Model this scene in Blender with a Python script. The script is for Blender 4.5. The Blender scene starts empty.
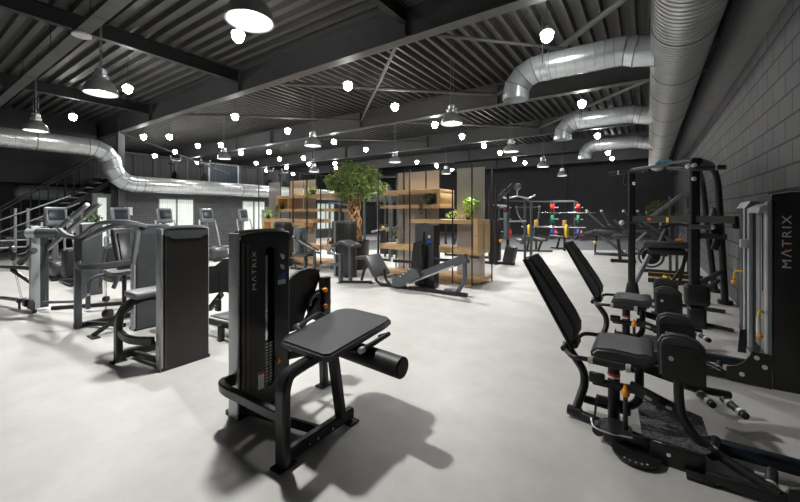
import bpy, bmesh, math, random
from mathutils import Vector, Matrix, Euler
random.seed(7)
V = Vector
COL = bpy.context.scene.collection
PI = math.pi

# ------------------------------------------------------------------ materials
def new_mat(name):
    m = bpy.data.materials.new(name); m.use_nodes = True
    nt = m.node_tree; b = nt.nodes['Principled BSDF']
    return m, nt, b
def ramp(nt, stops):
    r = nt.nodes.new('ShaderNodeValToRGB'); e = r.color_ramp.elements
    while len(e) < len(stops): e.new(.5)
    for i, (p, c) in enumerate(stops):
        e[i].position = p; e[i].color = (*c, 1)
    return r
def coord(nt, scale=(1, 1, 1), world=True):
    if world:
        g = nt.nodes.new('ShaderNodeNewGeometry'); out = g.outputs['Position']
    else:
        g = nt.nodes.new('ShaderNodeTexCoord'); out = g.outputs['Object']
    mp = nt.nodes.new('ShaderNodeMapping'); mp.inputs['Scale'].default_value = scale
    nt.links.new(out, mp.inputs['Vector']); return mp.outputs['Vector']
def noise(nt, vec, scale, detail=4, rough=.6):
    n = nt.nodes.new('ShaderNodeTexNoise'); n.inputs['Scale'].default_value = scale
    n.inputs['Detail'].default_value = detail; n.inputs['Roughness'].default_value = rough
    nt.links.new(vec, n.inputs['Vector']); return n
def plain(name, col, rough=.5, metal=0., var=.12, vscale=6, bump=0., bscale=200, coat=0., emit=None):
    m, nt, b = new_mat(name)
    vec = coord(nt, world=False)
    n = noise(nt, vec, vscale)
    r = ramp(nt, [(.3, tuple(c*(1-var) for c in col)), (.7, tuple(min(1, c*(1+var)) for c in col))])
    nt.links.new(n.outputs['Fac'], r.inputs[0]); nt.links.new(r.outputs[0], b.inputs['Base Color'])
    b.inputs['Roughness'].default_value = rough; b.inputs['Metallic'].default_value = metal
    if coat: b.inputs['Coat Weight'].default_value = coat
    if bump:
        n2 = noise(nt, vec, bscale, 2); bp = nt.nodes.new('ShaderNodeBump')
        bp.inputs['Strength'].default_value = bump; bp.inputs['Distance'].default_value = .002
        nt.links.new(n2.outputs['Fac'], bp.inputs['Height']); nt.links.new(bp.outputs[0], b.inputs['Normal'])
    if emit:
        b.inputs['Emission Color'].default_value = (*emit[0], 1); b.inputs['Emission Strength'].default_value = emit[1]
    return m
M = {}
M['black'] = plain('black_powder_coat', (.022, .023, .024), .36, .3, bump=.15, bscale=400)
M['grey'] = plain('iron_grey_paint', (.095, .103, .113), .36, .3, bump=.1, bscale=400)
M['dark'] = plain('matt_black_plastic', (.014, .014, .015), .5)
M['panel'] = plain('satin_dark_shroud', (.02, .019, .018), .34, .1)
M['panelgrey'] = plain('satin_grey_shroud', (.07, .075, .08), .38, .3)
M['bronze'] = plain('bronze_edge', (.10, .08, .07), .35, .6)
M['vinyl'] = plain('grey_vinyl', (.045, .048, .053), .38, 0, bump=.5, bscale=300)
M['alu'] = plain('brushed_aluminium', (.50, .53, .55), .38, .35)
M['alud'] = plain('grey_aluminium', (.20, .22, .23), .38, .35)
M['chrome'] = plain('chrome', (.75, .76, .78), .15, 1.)
M['white'] = plain('white_plastic', (.75, .75, .74), .4)
M['cream'] = plain('cream_collar', (.62, .58, .50), .4, .2)
M['orange'] = plain('orange_plastic', (.85, .30, .02), .35)
M['yellow'] = plain('yellow_plastic', (.80, .55, .02), .4)
M['red'] = plain('red_plastic', (.65, .03, .02), .4)
M['green'] = plain('green_rubber', (.01, .30, .13), .5)
M['blue'] = plain('blue_rubber', (.02, .07, .45), .5)
M['bluegrey'] = plain('blue_grey_paint', (.10, .14, .18), .35, .4)
M['silver'] = plain('silver_letters', (.60, .60, .60), .4, .1)
M['steel'] = plain('dark_grey_steel_paint', (.085, .086, .088), .55)
M['beamgrey'] = plain('grey_wall_beam', (.24, .245, .255), .5, vscale=2)
M['steel2'] = plain('black_steel_paint', (.02, .02, .021), .5)
M['deck'] = plain('dark_grey_roof_deck', (.07, .069, .068), .55)
M['lampin'] = plain('white_enamel', (.85, .85, .84), .35)
M['lampout'] = plain('spun_aluminium', (.42, .42, .41), .3, .4)
M['glow'] = plain('lit_bulb', (1, 1, 1), .5, emit=((1, .98, .95), 60))
M['glow2'] = plain('lit_disc', (1, 1, 1), .5, emit=((.93, .96, 1), 10))
M['frost'] = plain('lit_frosted_pane', (.6, .65, .6), .4, emit=((.80, .88, .80), .42))
M['soil'] = plain('brown_soil', (.06, .035, .02), .9)
M['trunk'] = plain('brown_bark', (.48, .27, .13), .7, var=.4, vscale=30)
M['foot'] = plain('black_rubber', (.012, .012, .012), .7)
M['mezz'] = plain('dark_wall_paint', (.028, .029, .032), .7)
M['clad'] = plain('grey_cladding', (.035, .036, .04), .6)
M['pot'] = plain('black_pot', (.02, .02, .02), .4)
M['potw'] = plain('white_bowl', (.6, .6, .58), .4)
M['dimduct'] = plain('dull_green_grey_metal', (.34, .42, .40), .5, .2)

def leaf_mat(name, a, b_):
    m, nt, b = new_mat(name)
    n = noise(nt, coord(nt, world=False), 14, 3)
    r = ramp(nt, [(.3, a), (.68, b_)]); nt.links.new(n.outputs['Fac'], r.inputs[0])
    nt.links.new(r.outputs[0], b.inputs['Base Color']); b.inputs['Roughness'].default_value = .45
    b.inputs['Subsurface Weight'].default_value = 0
    return m
M['leaf'] = leaf_mat('ficus_leaves', (.05, .12, .02), (.40, .50, .17))
M['leafdark'] = leaf_mat('dark_leaves', (.02, .05, .02), (.10, .17, .07))
M['leaflime'] = leaf_mat('lime_leaves', (.35, .55, .08), (.60, .78, .25))

M['vinylgrey'] = plain('pale_grey_vinyl', (.16, .17, .18), .42, bump=.5, bscale=300)
M['vinyllight'] = plain('mid_grey_vinyl', (.10, .115, .13), .45)
M['vinyldark'] = plain('black_vinyl', (.022, .023, .024), .40, bump=.5, bscale=300)
M['greyl'] = plain('light_iron_grey_paint', (.22, .235, .25), .36, .3)
M['bluegrey2'] = plain('dark_blue_grey_paint', (.03, .045, .06), .35, .4)
M['pinkgrey'] = plain('warm_grey_column', (.30, .25, .24), .4, .5)
M['yellowd'] = plain('ochre_stripe', (.42, .26, .03), .5)
M['tan'] = plain('tan_orange_cover', (.62, .33, .08), .5)
M['blue2'] = plain('sky_blue_rope', (.05, .25, .45), .5)
M['paleleaf'] = leaf_mat('pale_dried_leaves', (.42, .38, .28), (.62, .58, .45))
M['leafdark2'] = leaf_mat('olive_leaves', (.06, .08, .03), (.16, .20, .09))
def wood_mat():
    m, nt, b = new_mat('bamboo_plywood')
    n = noise(nt, coord(nt, (1.2, 9, 9), world=False), 5, 5)
    r = ramp(nt, [(.3, (.68, .42, .19)), (.7, (.90, .63, .33))]); nt.links.new(n.outputs['Fac'], r.inputs[0])
    nt.links.new(r.outputs[0], b.inputs['Base Color']); b.inputs['Roughness'].default_value = .45
    return m
M['wood'] = wood_mat()

def floor_mat():
    m, nt, b = new_mat('polished_concrete')
    vec = coord(nt)
    n1 = noise(nt, vec, .45, 6, .65); n2 = noise(nt, vec, 3.2, 8, .7)
    r1 = ramp(nt, [(.25, (.51, .50, .48)), (.75, (.67, .66, .635))])
    r2 = ramp(nt, [(.3, (.84, .84, .84)), (.7, (1, 1, 1))])
    mx = nt.nodes.new('ShaderNodeMix'); mx.data_type = 'RGBA'; mx.blend_type = 'MULTIPLY'; mx.inputs[0].default_value = 1
    nt.links.new(n1.outputs['Fac'], r1.inputs[0]); nt.links.new(n2.outputs['Fac'], r2.inputs[0])
    nt.links.new(r1.outputs[0], mx.inputs[6]); nt.links.new(r2.outputs[0], mx.inputs[7])
    nt.links.new(mx.outputs[2], b.inputs['Base Color'])
    b.inputs['Roughness'].default_value = .5; b.inputs['Specular IOR Level'].default_value = .35
    return m
M['floor'] = floor_mat()
M['seam'] = plain('pale_floor_joint', (.78, .77, .74), .6)
M['rubberfloor'] = plain('grey_rubber_floor', (.12, .125, .13), .7, vscale=2)

def block_mat(name, axis, w, h, c1, c2, cm, size=.006, depth=.004):
    m, nt, b = new_mat(name)
    g = nt.nodes.new('ShaderNodeNewGeometry'); sp = nt.nodes.new('ShaderNodeSeparateXYZ'); cb = nt.nodes.new('ShaderNodeCombineXYZ')
    nt.links.new(g.outputs['Position'], sp.inputs[0])
    nt.links.new(sp.outputs[axis], cb.inputs[0]); nt.links.new(sp.outputs[2], cb.inputs[1])
    br = nt.nodes.new('ShaderNodeTexBrick'); nt.links.new(cb.outputs[0], br.inputs['Vector'])
    br.inputs['Scale'].default_value = 1; br.inputs['Brick Width'].default_value = w; br.inputs['Row Height'].default_value = h
    br.inputs['Mortar Size'].default_value = size; br.inputs['Mortar Smooth'].default_value = .1
    br.inputs['Color1'].default_value = (*c1, 1); br.inputs['Color2'].default_value = (*c2, 1); br.inputs['Mortar'].default_value = (*cm, 1)
    n = noise(nt, g.outputs['Position'], 1.3, 5)
    r = ramp(nt, [(.3, (.82, .82, .82)), (.7, (1.1, 1.1, 1.1))]); nt.links.new(n.outputs['Fac'], r.inputs[0])
    mx = nt.nodes.new('ShaderNodeMix'); mx.data_type = 'RGBA'; mx.blend_type = 'MULTIPLY'; mx.inputs[0].default_value = 1
    nt.links.new(br.outputs['Color'], mx.inputs[6]); nt.links.new(r.outputs[0], mx.inputs[7])
    nt.links.new(mx.outputs[2], b.inputs['Base Color'])
    bp = nt.nodes.new('ShaderNodeBump'); bp.invert = True; bp.inputs['Distance'].default_value = depth
    nt.links.new(br.outputs['Fac'], bp.inputs['Height']); nt.links.new(bp.outputs[0], b.inputs['Normal'])
    b.inputs['Roughness'].default_value = .62
    return m
M['blocks'] = block_mat('grey_block_wall', 1, .46, .25, (.10, .101, .105), (.125, .126, .13), (.012, .012, .013), .012, .008)
M['brick'] = block_mat('dark_brick_wall', 1, .25, .08, (.07, .073, .078), (.09, .093, .10), (.03, .03, .032), .008, .004)
M['backwall'] = plain('dark_painted_wall', (.036, .038, .045), .62, vscale=.6, var=.2)

def duct_mat(name, col):
    m, nt, b = new_mat(name)
    n = noise(nt, coord(nt, world=False), 3.5, 4)
    r = ramp(nt, [(.3, tuple(c*.86 for c in col)), (.7, col)]); nt.links.new(n.outputs['Fac'], r.inputs[0]); nt.links.new(r.outputs[0], b.inputs['Base Color'])
    r2 = ramp(nt, [(.3, (.24,)*3), (.7, (.36,)*3)]); b.inputs['Roughness'].default_value = .28
    b.inputs['Metallic'].default_value = .72
    return m
M['ductY'] = duct_mat('spiral_duct_grey', (.78, .79, .79))
M['ductX'] = duct_mat('spiral_duct_cool', (.72, .77, .79))
M['ductL'] = duct_mat('spiral_duct_left', (.76, .80, .80))
def seams(pts, r, par):
    # standing seams where the straight gores of an elbow meet
    for i in range(1, len(pts)-1):
        d = (V(pts[i+1])-V(pts[i-1])).normalized()
        MB().cyl(V(pts[i])-d*.006, V(pts[i])+d*.006, r+.012, seg=48).build('seam_ridge', 'alud', root_part(par))
def root_part(o): return o.parent
def ribbed(a, c, r, pitch, ridge=.005, seg=56):
    # spiral duct: a low seam ridge every <pitch> metres
    a, c = V(a), V(c); L = (c-a).length; d = (c-a)/L; pts, sc_ = [], []; n = int(L/pitch)
    for k in range(n):
        q = k*pitch
        for f_, h_ in ((0, 0), (pitch-.012, 0), (pitch-.009, ridge), (pitch-.003, ridge)): pts.append(a+d*(q+f_+.0001)); sc_.append(r+h_)
    pts.append(c); sc_.append(r)
    return MB().sweep(pts, circ_prof(1, seg), scale=sc_)
M['galv'] = plain('galvanised_sheet', (.72, .77, .79), .28, .72, vscale=3)
M['ring'] = plain('dark_joint_band', (.03, .03, .03), .5)

def mesh_mat():
    m, nt, b = new_mat('woven_metal_mesh')
    tc = nt.nodes.new('ShaderNodeTexCoord')
    w = nt.nodes.new('ShaderNodeTexWave'); w.bands_direction = 'X'; w.inputs['Scale'].default_value = 14; w.inputs['Distortion'].default_value = .4
    nt.links.new(tc.outputs['Object'], w.inputs['Vector'])
    r = ramp(nt, [(.2, (.40, .37, .34)), (.8, (.58, .55, .52))]); nt.links.new(w.outputs['Fac'], r.inputs[0])
    nt.links.new(r.outputs[0], b.inputs['Base Color']); b.inputs['Roughness'].default_value = .4; b.inputs['Metallic'].default_value = .0
    b.inputs['Alpha'].default_value = .72
    return m
M['mesh'] = mesh_mat()
def glass_mat():
    m, nt, b = new_mat('clear_glass')
    b.inputs['Base Color'].default_value = (.8, .85, .85, 1); b.inputs['Roughness'].default_value = .05
    b.inputs['Alpha'].default_value = .14
    return m
M['glass'] = glass_mat()
M['mirror'] = plain('mirror', (.5, .5, .52), .08, 1.)
def tread():
    m, nt, b = new_mat('speckled_grip_tread')
    vec = coord(nt, world=False); n = noise(nt, vec, 60, 3, .8)
    r = ramp(nt, [(.42, (.03, .03, .033)), (.66, (.20, .20, .21))]); nt.links.new(n.outputs['Fac'], r.inputs[0])
    nt.links.new(r.outputs[0], b.inputs['Base Color']); b.inputs['Roughness'].default_value = .7
    return m
M['tread'] = tread()

# ------------------------------------------------------------------ mesh builder
def fillet(pts, r, n=6):
    pts = [V(p) for p in pts]
    if r <= 0 or len(pts) < 3: return pts
    out = [pts[0]]
    for i in range(1, len(pts)-1):
        a, p, b = pts[i-1], pts[i], pts[i+1]
        d1 = (a-p); d2 = (b-p); l = min(r, d1.length*.48, d2.length*.48)
        d1.normalize(); d2.normalize()
        s, e = p+d1*l, p+d2*l
        for k in range(n+1):
            t = k/n; out.append(s*(1-t)**2 + p*2*t*(1-t) + e*t*t)
    out.append(pts[-1]); return out
def rect_prof(w, h, c=None):
    c = min(w, h)*.18 if c is None else c
    a, b = w/2, h/2
    return [(-a+c, -b), (a-c, -b), (a, -b+c), (a, b-c), (a-c, b), (-a+c, b), (-a, b-c), (-a, -b+c)]
def circ_prof(r, n=12): return [(r*math.cos(2*PI*k/n), r*math.sin(2*PI*k/n)) for k in range(n)]
class MB:
    def __init__(s): s.bm = bmesh.new()
    def sweep(s, pts, prof, up=(0, 0, 1), caps=True, scale=None):
        pts = [V(p) for p in pts]; n = len(pts)
        tans = []
        for i in range(n):
            a = pts[max(i-1, 0)]; b = pts[min(i+1, n-1)]; t = b-a
            tans.append(t.normalized() if t.length > 1e-9 else V((0, 0, 1)))
        u = V(up); t0 = tans[0]
        if abs(u.normalized().dot(t0)) > .95: u = V((1, 0, 0)) if abs(t0.x) < .9 else V((0, 1, 0))
        rings = []
        side = t0.cross(u).normalized(); u = side.cross(t0).normalized()
        for i in range(n):
            t = tans[i]
            if i > 0:
                q = tans[i-1].rotation_difference(t); u = (q @ u); u = (u - t*u.dot(t)).normalized(); side = t.cross(u).normalized()
            k = scale[i] if scale else 1
            rings.append([s.bm.verts.new(pts[i] + side*(a*k) + u*(b*k)) for a, b in prof])
        m = len(prof)
        for i in range(n-1):
            for j in range(m):
                s.bm.faces.new((rings[i][j], rings[i][(j+1) % m], rings[i+1][(j+1) % m], rings[i+1][j]))
        if caps:
            s.bm.faces.new(rings[0][::-1]); s.bm.faces.new(rings[-1])
        return s
    def tube(s, pts, r, fil=.06, seg=12, scale=None): return s.sweep(fillet(pts, fil), circ_prof(r, seg), scale=scale)
    def bar(s, pts, w, h, fil=.06, up=(0, 0, 1)): return s.sweep(fillet(pts, fil), rect_prof(w, h), up)
    def cyl(s, a, b, r, r2=None, seg=20):
        a, b = V(a), V(b)
        return s.sweep([a, b], circ_prof(1, seg), scale=[r, r if r2 is None else r2])
    def box(s, x0, x1, y0, y1, z0, z1, bev=0.):
        return s.obox(((x0+x1)/2, (y0+y1)/2, (z0+z1)/2), (abs(x1-x0), abs(y1-y0), abs(z1-z0)), None, bev)
    def obox(s, c, size, rot=None, bev=0., seg=2, taper=None):
        t = bmesh.new(); bmesh.ops.create_cube(t, size=1)
        for v in t.verts:
            v.co = V((v.co.x*size[0], v.co.y*size[1], v.co.z*size[2]))
            if taper and v.co.z > 0: v.co.x *= taper[0]; v.co.y *= taper[1]
        if bev > 0: bmesh.ops.bevel(t, geom=t.edges[:], offset=bev, segments=seg, profile=.5, affect='EDGES')
        R = Euler(rot).to_matrix() if rot is not None and not isinstance(rot, Matrix) else (rot or Matrix.Identity(3))
        for v in t.verts: v.co = R @ v.co + V(c)
        me = bpy.data.meshes.new('t'); t.to_mesh(me); t.free(); s.bm.from_mesh(me); bpy.data.meshes.remove(me)
        return s
    def prism(s, o, u, v, outline, thick, holes=()):
        """outline in (a,b) along unit vectors u,v from origin o, extruded by vector thick"""
        t = bmesh.new(); o, u, v = V(o), V(u), V(v); edges = []
        for lp in [outline]+list(holes):
            vs = [t.verts.new(o+u*a+v*b) for a, b in lp]
            edges += [t.edges.new((vs[i], vs[(i+1) % len(vs)])) for i in range(len(vs))]
        if holes: bmesh.ops.triangle_fill(t, use_beauty=True, use_dissolve=False, edges=edges)
        else: t.faces.new([e.verts[0] for e in edges])
        r = bmesh.ops.extrude_face_region(t, geom=t.faces[:])
        for g in r['geom']:
            if isinstance(g, bmesh.types.BMVert): g.co += V(thick)
        bmesh.ops.recalc_face_normals(t, faces=t.faces[:])
        me = bpy.data.meshes.new('t'); t.to_mesh(me); t.free(); s.bm.from_mesh(me); bpy.data.meshes.remove(me)
        return s
    def lathe(s, prof, o, seg=24, M3=None, closed=False):
        o = V(o); rings = []
        for r, z in prof:
            ring = []
            for k in range(seg):
                p = V((r*math.cos(2*PI*k/seg), r*math.sin(2*PI*k/seg), z))
                ring.append(s.bm.verts.new((M3 @ p if M3 else p)+o))
            rings.append(ring)
        n = len(rings)
        for i in range(n if closed else n-1):
            a, b = rings[i], rings[(i+1) % n]
            for j in range(seg): s.bm.faces.new((a[j], a[(j+1) % seg], b[(j+1) % seg], b[j]))
        return s
    def ball(s, c, r, sc=(1, 1, 1), sub=2):
        bmesh.ops.create_icosphere(s.bm, subdivisions=sub, radius=r, matrix=Matrix.Translation(c) @ Matrix.Diagonal((*sc, 1)))
        return s
    def quad(s, a, b, c, d):
        s.bm.faces.new([s.bm.verts.new(p) for p in (a, b, c, d)]); return s
    def build(s, name, mat, parent=None, loc=None, recalc=True, sharp=32):
        if recalc: bmesh.ops.recalc_face_normals(s.bm, faces=s.bm.faces[:])
        off = V(loc) if loc is not None else (root_loc(parent) if parent else V((0, 0, 0)))
        bmesh.ops.translate(s.bm, verts=s.bm.verts[:], vec=-off)
        me = bpy.data.meshes.new(name); s.bm.to_mesh(me); s.bm.free()
        me.materials.append(M[mat] if isinstance(mat, str) else mat)
        for p in me.polygons: p.use_smooth = True
        me.set_sharp_from_angle(angle=math.radians(sharp))
        o = bpy.data.objects.new(name, me); COL.objects.link(o)
        if parent: o.parent = parent
        else: o.location = off
        return o
def root_loc(o):
    while o.parent: o = o.parent
    return V(o.location)
def thing(name, label, cat, loc, group=None):
    o = bpy.data.objects.new(name, None); COL.objects.link(o); o.location = loc; o.empty_display_size = .1
    o['label'] = label; o['category'] = cat
    if group: o['group'] = group
    return o
def tag(o, label, cat, group=None, kind=None):
    o['label'] = label; o['category'] = cat
    if group: o['group'] = group
    if kind: o['kind'] = kind
    return o
def struct(o): o['kind'] = 'structure'; return o
def dup(root, delta, label=None, rotz=0):
    def rec(o, parent):
        c = o.copy(); COL.objects.link(c)
        if parent: c.parent = parent
        for ch in [x for x in bpy.data.objects if x.parent == o]: rec(ch, c)
        return c
    r = rec(root, None); r.location = V(root.location)+V(delta); r.rotation_euler = (0, 0, rotz)
    if label: r['label'] = label
    return r
def text(parent, s, loc, height, right, up, mat='silver', length=None, name='lettering', depth=.002):
    cu = bpy.data.curves.new('lettering', 'FONT'); cu.body = s; cu.size = 1; cu.extrude = .0; cu.space_character = 1.25
    tmp = bpy.data.objects.new('tmp', cu); COL.objects.link(tmp)
    dg = bpy.context.evaluated_depsgraph_get(); me0 = bpy.data.meshes.new_from_object(tmp.evaluated_get(dg))
    bpy.data.objects.remove(tmp)
    xs = [v.co.x for v in me0.vertices]; ys = [v.co.y for v in me0.vertices]
    x0, x1, y0, y1 = min(xs), max(xs), min(ys), max(ys)
    sy = height/(y1-y0); sx = (length/(x1-x0)) if length else sy
    r, u = V(right), V(up); n = r.cross(u)
    b = MB(); b.bm.from_mesh(me0); bpy.data.meshes.remove(me0)
    for v in b.bm.verts: v.co = V(loc)+r*((v.co.x-x0)*sx)+u*((v.co.y-y0)*sy)+n*.0015
    g = bmesh.ops.extrude_face_region(b.bm, geom=b.bm.faces[:])
    for q in g['geom']:
        if isinstance(q, bmesh.types.BMVert): q.co += n*depth
    return b.build(name, mat, parent)

# ------------------------------------------------------------------ the room
XR, XL, YB, YF, ZC = 1.21, -16.2, 26.0, -4.0, 5.08
b = MB(); b.box(-24.2, XR+.2, YF, YB+.2, -.2, 0); struct(b.build('floor', 'floor'))
o = MB().prism((0, 0, 0), (1, 0, 0), (0, 1, 0), [(-12.5, 9.4), (-7.2, 13.0), (-3.45, 15.5), (XR, 18.4), (XR, YB), (-12.5, YB)], (0, 0, .008)).build('floor', 'rubberfloor'); o.name = 'floor_rubber'; struct(o)
b = MB()
b.prism((0, 0, 0), (1, 0, 0), (0, 1, 0), [(-8, 7.02), (XR, 5.745), (XR, 5.76), (-8, 7.035)], (0, 0, .0015))
b.box(-16, XR, -1.2, -1.18, 0, .0015)
o = b.build('trim_1', 'seam'); struct(o)
struct(MB().box(XR, XR+.2, YF, YB, 0, ZC+.4).build('wall_right', 'blocks'))
struct(MB().box(-24.2, XR+.2, YB, YB+.2, 0, ZC+.4).build('wall_back', 'backwall'))
struct(MB().box(-24.2, XR+.2, YF-.2, YF, 0, ZC+.4).build('wall_front', 'backwall'))
# brick wall below the mezzanine with openings for windows
WIN = [(6.54, 7.97), (10.18, 11.51), (14.99, 16.49)]
b = MB(); y = 5.0
for a, c in WIN:
    b.box(XL-.2, XL, y, a, 0, 2.35); b.box(XL-.2, XL, a, c, 0, .5); b.box(XL-.2, XL, a, c, 2.12, 2.35); y = c
b.box(XL-.2, XL, y, YB, 0, 2.35); o = b.build('wall_left', 'brick'); struct(o)
for i, (a, c) in enumerate(WIN):
    w = MB(); m = (a+c)/2
    for (p, q) in ((a, a+.06), (m-.035, m+.035), (c-.06, c)): w.box(XL-.09, XL-.03, p, q, .5, 2.12)
    w.box(XL-.09, XL-.03, a, c, .5, .56); w.box(XL-.09, XL-.03, a, c, 2.06, 2.12)
    wf = struct(w.build('window_%d' % (i+1), 'alud'))
    MB().box(XL-.07, XL-.05, a+.05, c-.05, .55, 2.07).build('glass_pane', 'frost', wf)
    k = MB()
    for t in range(14): k.box(XL-.045, XL-.04, a+.08+t*(c-a-.16)/14, a+.10+t*(c-a-.16)/14, .6, 2.05)
    k.build('vertical_blind', 'white', wf)
# narrow lit door next to the stair
dr = struct(MB().box(XL-.1, XL+.02, 4.45, 4.99, 0, 2.2).build('door_1', 'alud'))
MB().box(XL+.02, XL+.03, 4.6, 4.85, .1, 2.05).build('glass_pane', 'frost', dr)
o = MB().box(-24.2, XL+.05, 5.0, YB, 2.35, 2.8).build('floor', 'mezz'); o.name = 'floor_upper'; struct(o)
struct(MB().box(-24.2, -24.0, YF, YB, 0, ZC+.4).build('wall_far', 'mezz')).name = 'wall_left_outer'
o = MB().box(-17.9, -17.7, YF, 5.0, 2.55, ZC+.3).build('wall_upper', 'mezz'); o.name = 'wall_left_upper'; struct(o)
o = MB().box(-20.4, -20.2, YF, 6.5, 0, 2.55).build('wall_passage', 'backwall'); o.name = 'wall_left_passage'; struct(o)
# cladding wall on the mezzanine
b = MB()
for k in range(44): b.box(-22.0, -21.9-.03*(k % 2), 5.0+k*.45, 5.43+k*.45, 2.8, 4.5)
o = b.build('wall_mezzanine', 'clad'); o.name = 'wall_left_mezzanine'; struct(o)
# panel outline on the back wall
b = MB(); b.box(-10.5, -4.35, YB-.04, YB, 4.35, 4.42); b.box(-4.42, -4.35, YB-.04, YB, 0, 4.42); o = b.build('trim_2', 'mezz'); struct(o)
# roof deck: near bay ribs run across, far bays ribs run towards the back
def deck(run_x, a0, a1, l0, l1, z, name, w=.10, h=.10):
    b = MB(); p = .25; n = int((a1-a0)/p); prof = []
    for k in range(n+1):
        q = a0+k*p; prof += [(q, z), (q+w, z), (q+w+.02, z+h), (q+.23, z+h)]
    rows = []
    for l in (l0, l1): rows.append([b.bm.verts.new((l, q, w) if run_x else (q, l, w)) for q, w in prof])
    for i in range(len(prof)-1): b.bm.faces.new((rows[0][i], rows[0][i+1], rows[1][i+1], rows[1][i]))
    return struct(b.build(name, 'deck'))
deck(True, YF, 5.1, -24, XR, 5.0, 'ceiling')
deck(False, -24, XR-.1, 5.1, YB, 5.06, 'ceiling', .06, .14).name = 'ceiling_far'
struct(MB().box(-24.2, XR+.2, YF, YB, ZC+.25, ZC+.3).build('ceiling', 'steel2')).name = 'ceiling_top'
# girders (I-sections across the hall)
tn = [3]
def trim(b, mat='steel'):
    o = b.build('trim_%d' % tn[0], mat); tn[0] += 1; return struct(o)
GY = [5.2, 9.75, 14.4, 19.0, 23.6]
for y in GY:
    b = MB(); x0, x1 = -24, XR
    b.box(x0, x1, y-.01, y+.01, 4.47, 5.02); b.box(x0, x1, y-.11, y+.11, 4.45, 4.475); b.box(x0, x1, y-.11, y+.11, 5.0, 5.02)
    for x in (-15.9, -13.3, -8.3, -3.4): b.box(x-.01, x+.01, y-.10, y+.10, 4.47, 5.0)
    trim(b)
# purlins in the near bay
for x in (-18.3, -13.3, -8.3, -3.4):
    b = MB(); b.box(x-.01, x+.01, YF, 5.1, 4.72, 4.98); b.box(x-.06, x+.06, YF, 5.1, 4.70, 4.72); b.box(x-.06, x+.06, YF, 5.1, 4.96, 4.98); trim(b, 'steel2')
# columns
for x, y in ((-15.95, 5.2),):
    b = MB(); b.box(x-.1, x+.1, y-.01, y+.01, 0, 4.45); b.box(x-.1, x-.085, y-.1, y+.1, 0, 4.45); b.box(x+.085, x+.1, y-.1, y+.1, 0, 4.45); trim(b, 'steel' if x < -5 else 'steel2')
# wall beam and soffit strip along the top of the right wall
b = MB(); b.box(XR-.20, XR, YF, YB, 3.72, 4.44); trim(b, 'beamgrey')
# roof bracing
def brace(a, c, r=.05):
    b = MB(); b.tube([a, c], r, 0, 8); trim(b)
brace((-8.3, 5.2, 4.75), (-3.4, 9.75, 4.75)); brace((-3.4, 5.2, 4.75), (-8.3, 9.75, 4.75), .04)
brace((-3.4, 9.75, 4.75), (.9, 5.2, 4.75), .055); brace((-3.4, 14.4, 4.75), (.9, 9.75, 4.75))
brace((-13.3, 5.2, 4.75), (-8.3, 9.75, 4.75), .04); brace((-3.4, 5.2, 4.6), (XR-.3, 9.75, 4.6), .03)
brace((-8.3, 9.75, 4.75), (-3.4, 14.4, 4.75)); brace((-13.3, 9.75, 4.75), (-8.3, 14.4, 4.75), .04)
brace((-12.9, 4.2, 3.9), (-16.0, 9.4, 3.3), .03)
for x, y, h in ((-13.9, 2.2, 0), (-14.5, 10.9, 0)):
    pass
# cable trays
b = MB()
for z0, z1, y0, y1 in ((4.44, 4.455, 1.87, 2.06), (4.44, 4.50, 1.87, 1.88), (4.44, 4.50, 2.05, 2.06)): b.box(-15.1, -.2, y0, y1, z0, z1)
ct = tag(b.build('cable_tray', 'steel', loc=(-8, 2.47, 4.44)), 'grey cable tray crossing below the roof deck at upper left', 'cable tray')
for x in (-13.2, -11.0, -8.9, -6.8, -4.7): MB().bar([(x, 1.85, 4.99), (x, 1.85, 4.43), (x, 2.08, 4.43), (x, 2.08, 4.99)], .012, .012, 0).build('hanger', 'steel2', ct)
MB().cyl((-7.67, 1.97, 4.40), (-7.67, 1.97, 4.43), .13, seg=28).build('round_cover', 'white', ct)

# ------------------------------------------------------------------ ducts
XD, ZD, RD = .41, 4.09, .37
def ringband(b, c, r, axis, w=.025):
    c = V(c); a = V(axis)*w; b.cyl(c-a, c+a, r, seg=48)
dct = thing('ventilation_duct', 'large round galvanised spiral duct with three branches along the block wall', 'duct', (XD, 9, ZD))
ribbed((XD, -3.8, ZD), (XD, 23.5, ZD), RD, .10, .011).build('pipe', 'ductY', dct)
for y in (1.75, 2.65, 3.55, 4.8, 6.1, 7.9, 9.2, 11.0, 13, 15.5, 18, 21):
    b = MB(); ringband(b, (XD, y, ZD), RD+.008, (0, 1, 0), .012); b.build('joint_band', 'ring', dct)
MB().cyl((XD, 23.5, ZD), (XD, 23.56, ZD), RD+.01, seg=48).build('end_cap', 'galv', dct)
for y in (2.65, 4.8, 7.9, 11, 15.5, 21):
    for q in (-1, 1): MB().cyl((XD+q*(RD+.02), y, ZD), (XD+q*(RD+.02), y, 5.0), .012, seg=8).build('hanger_rod', 'steel', dct)
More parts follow.
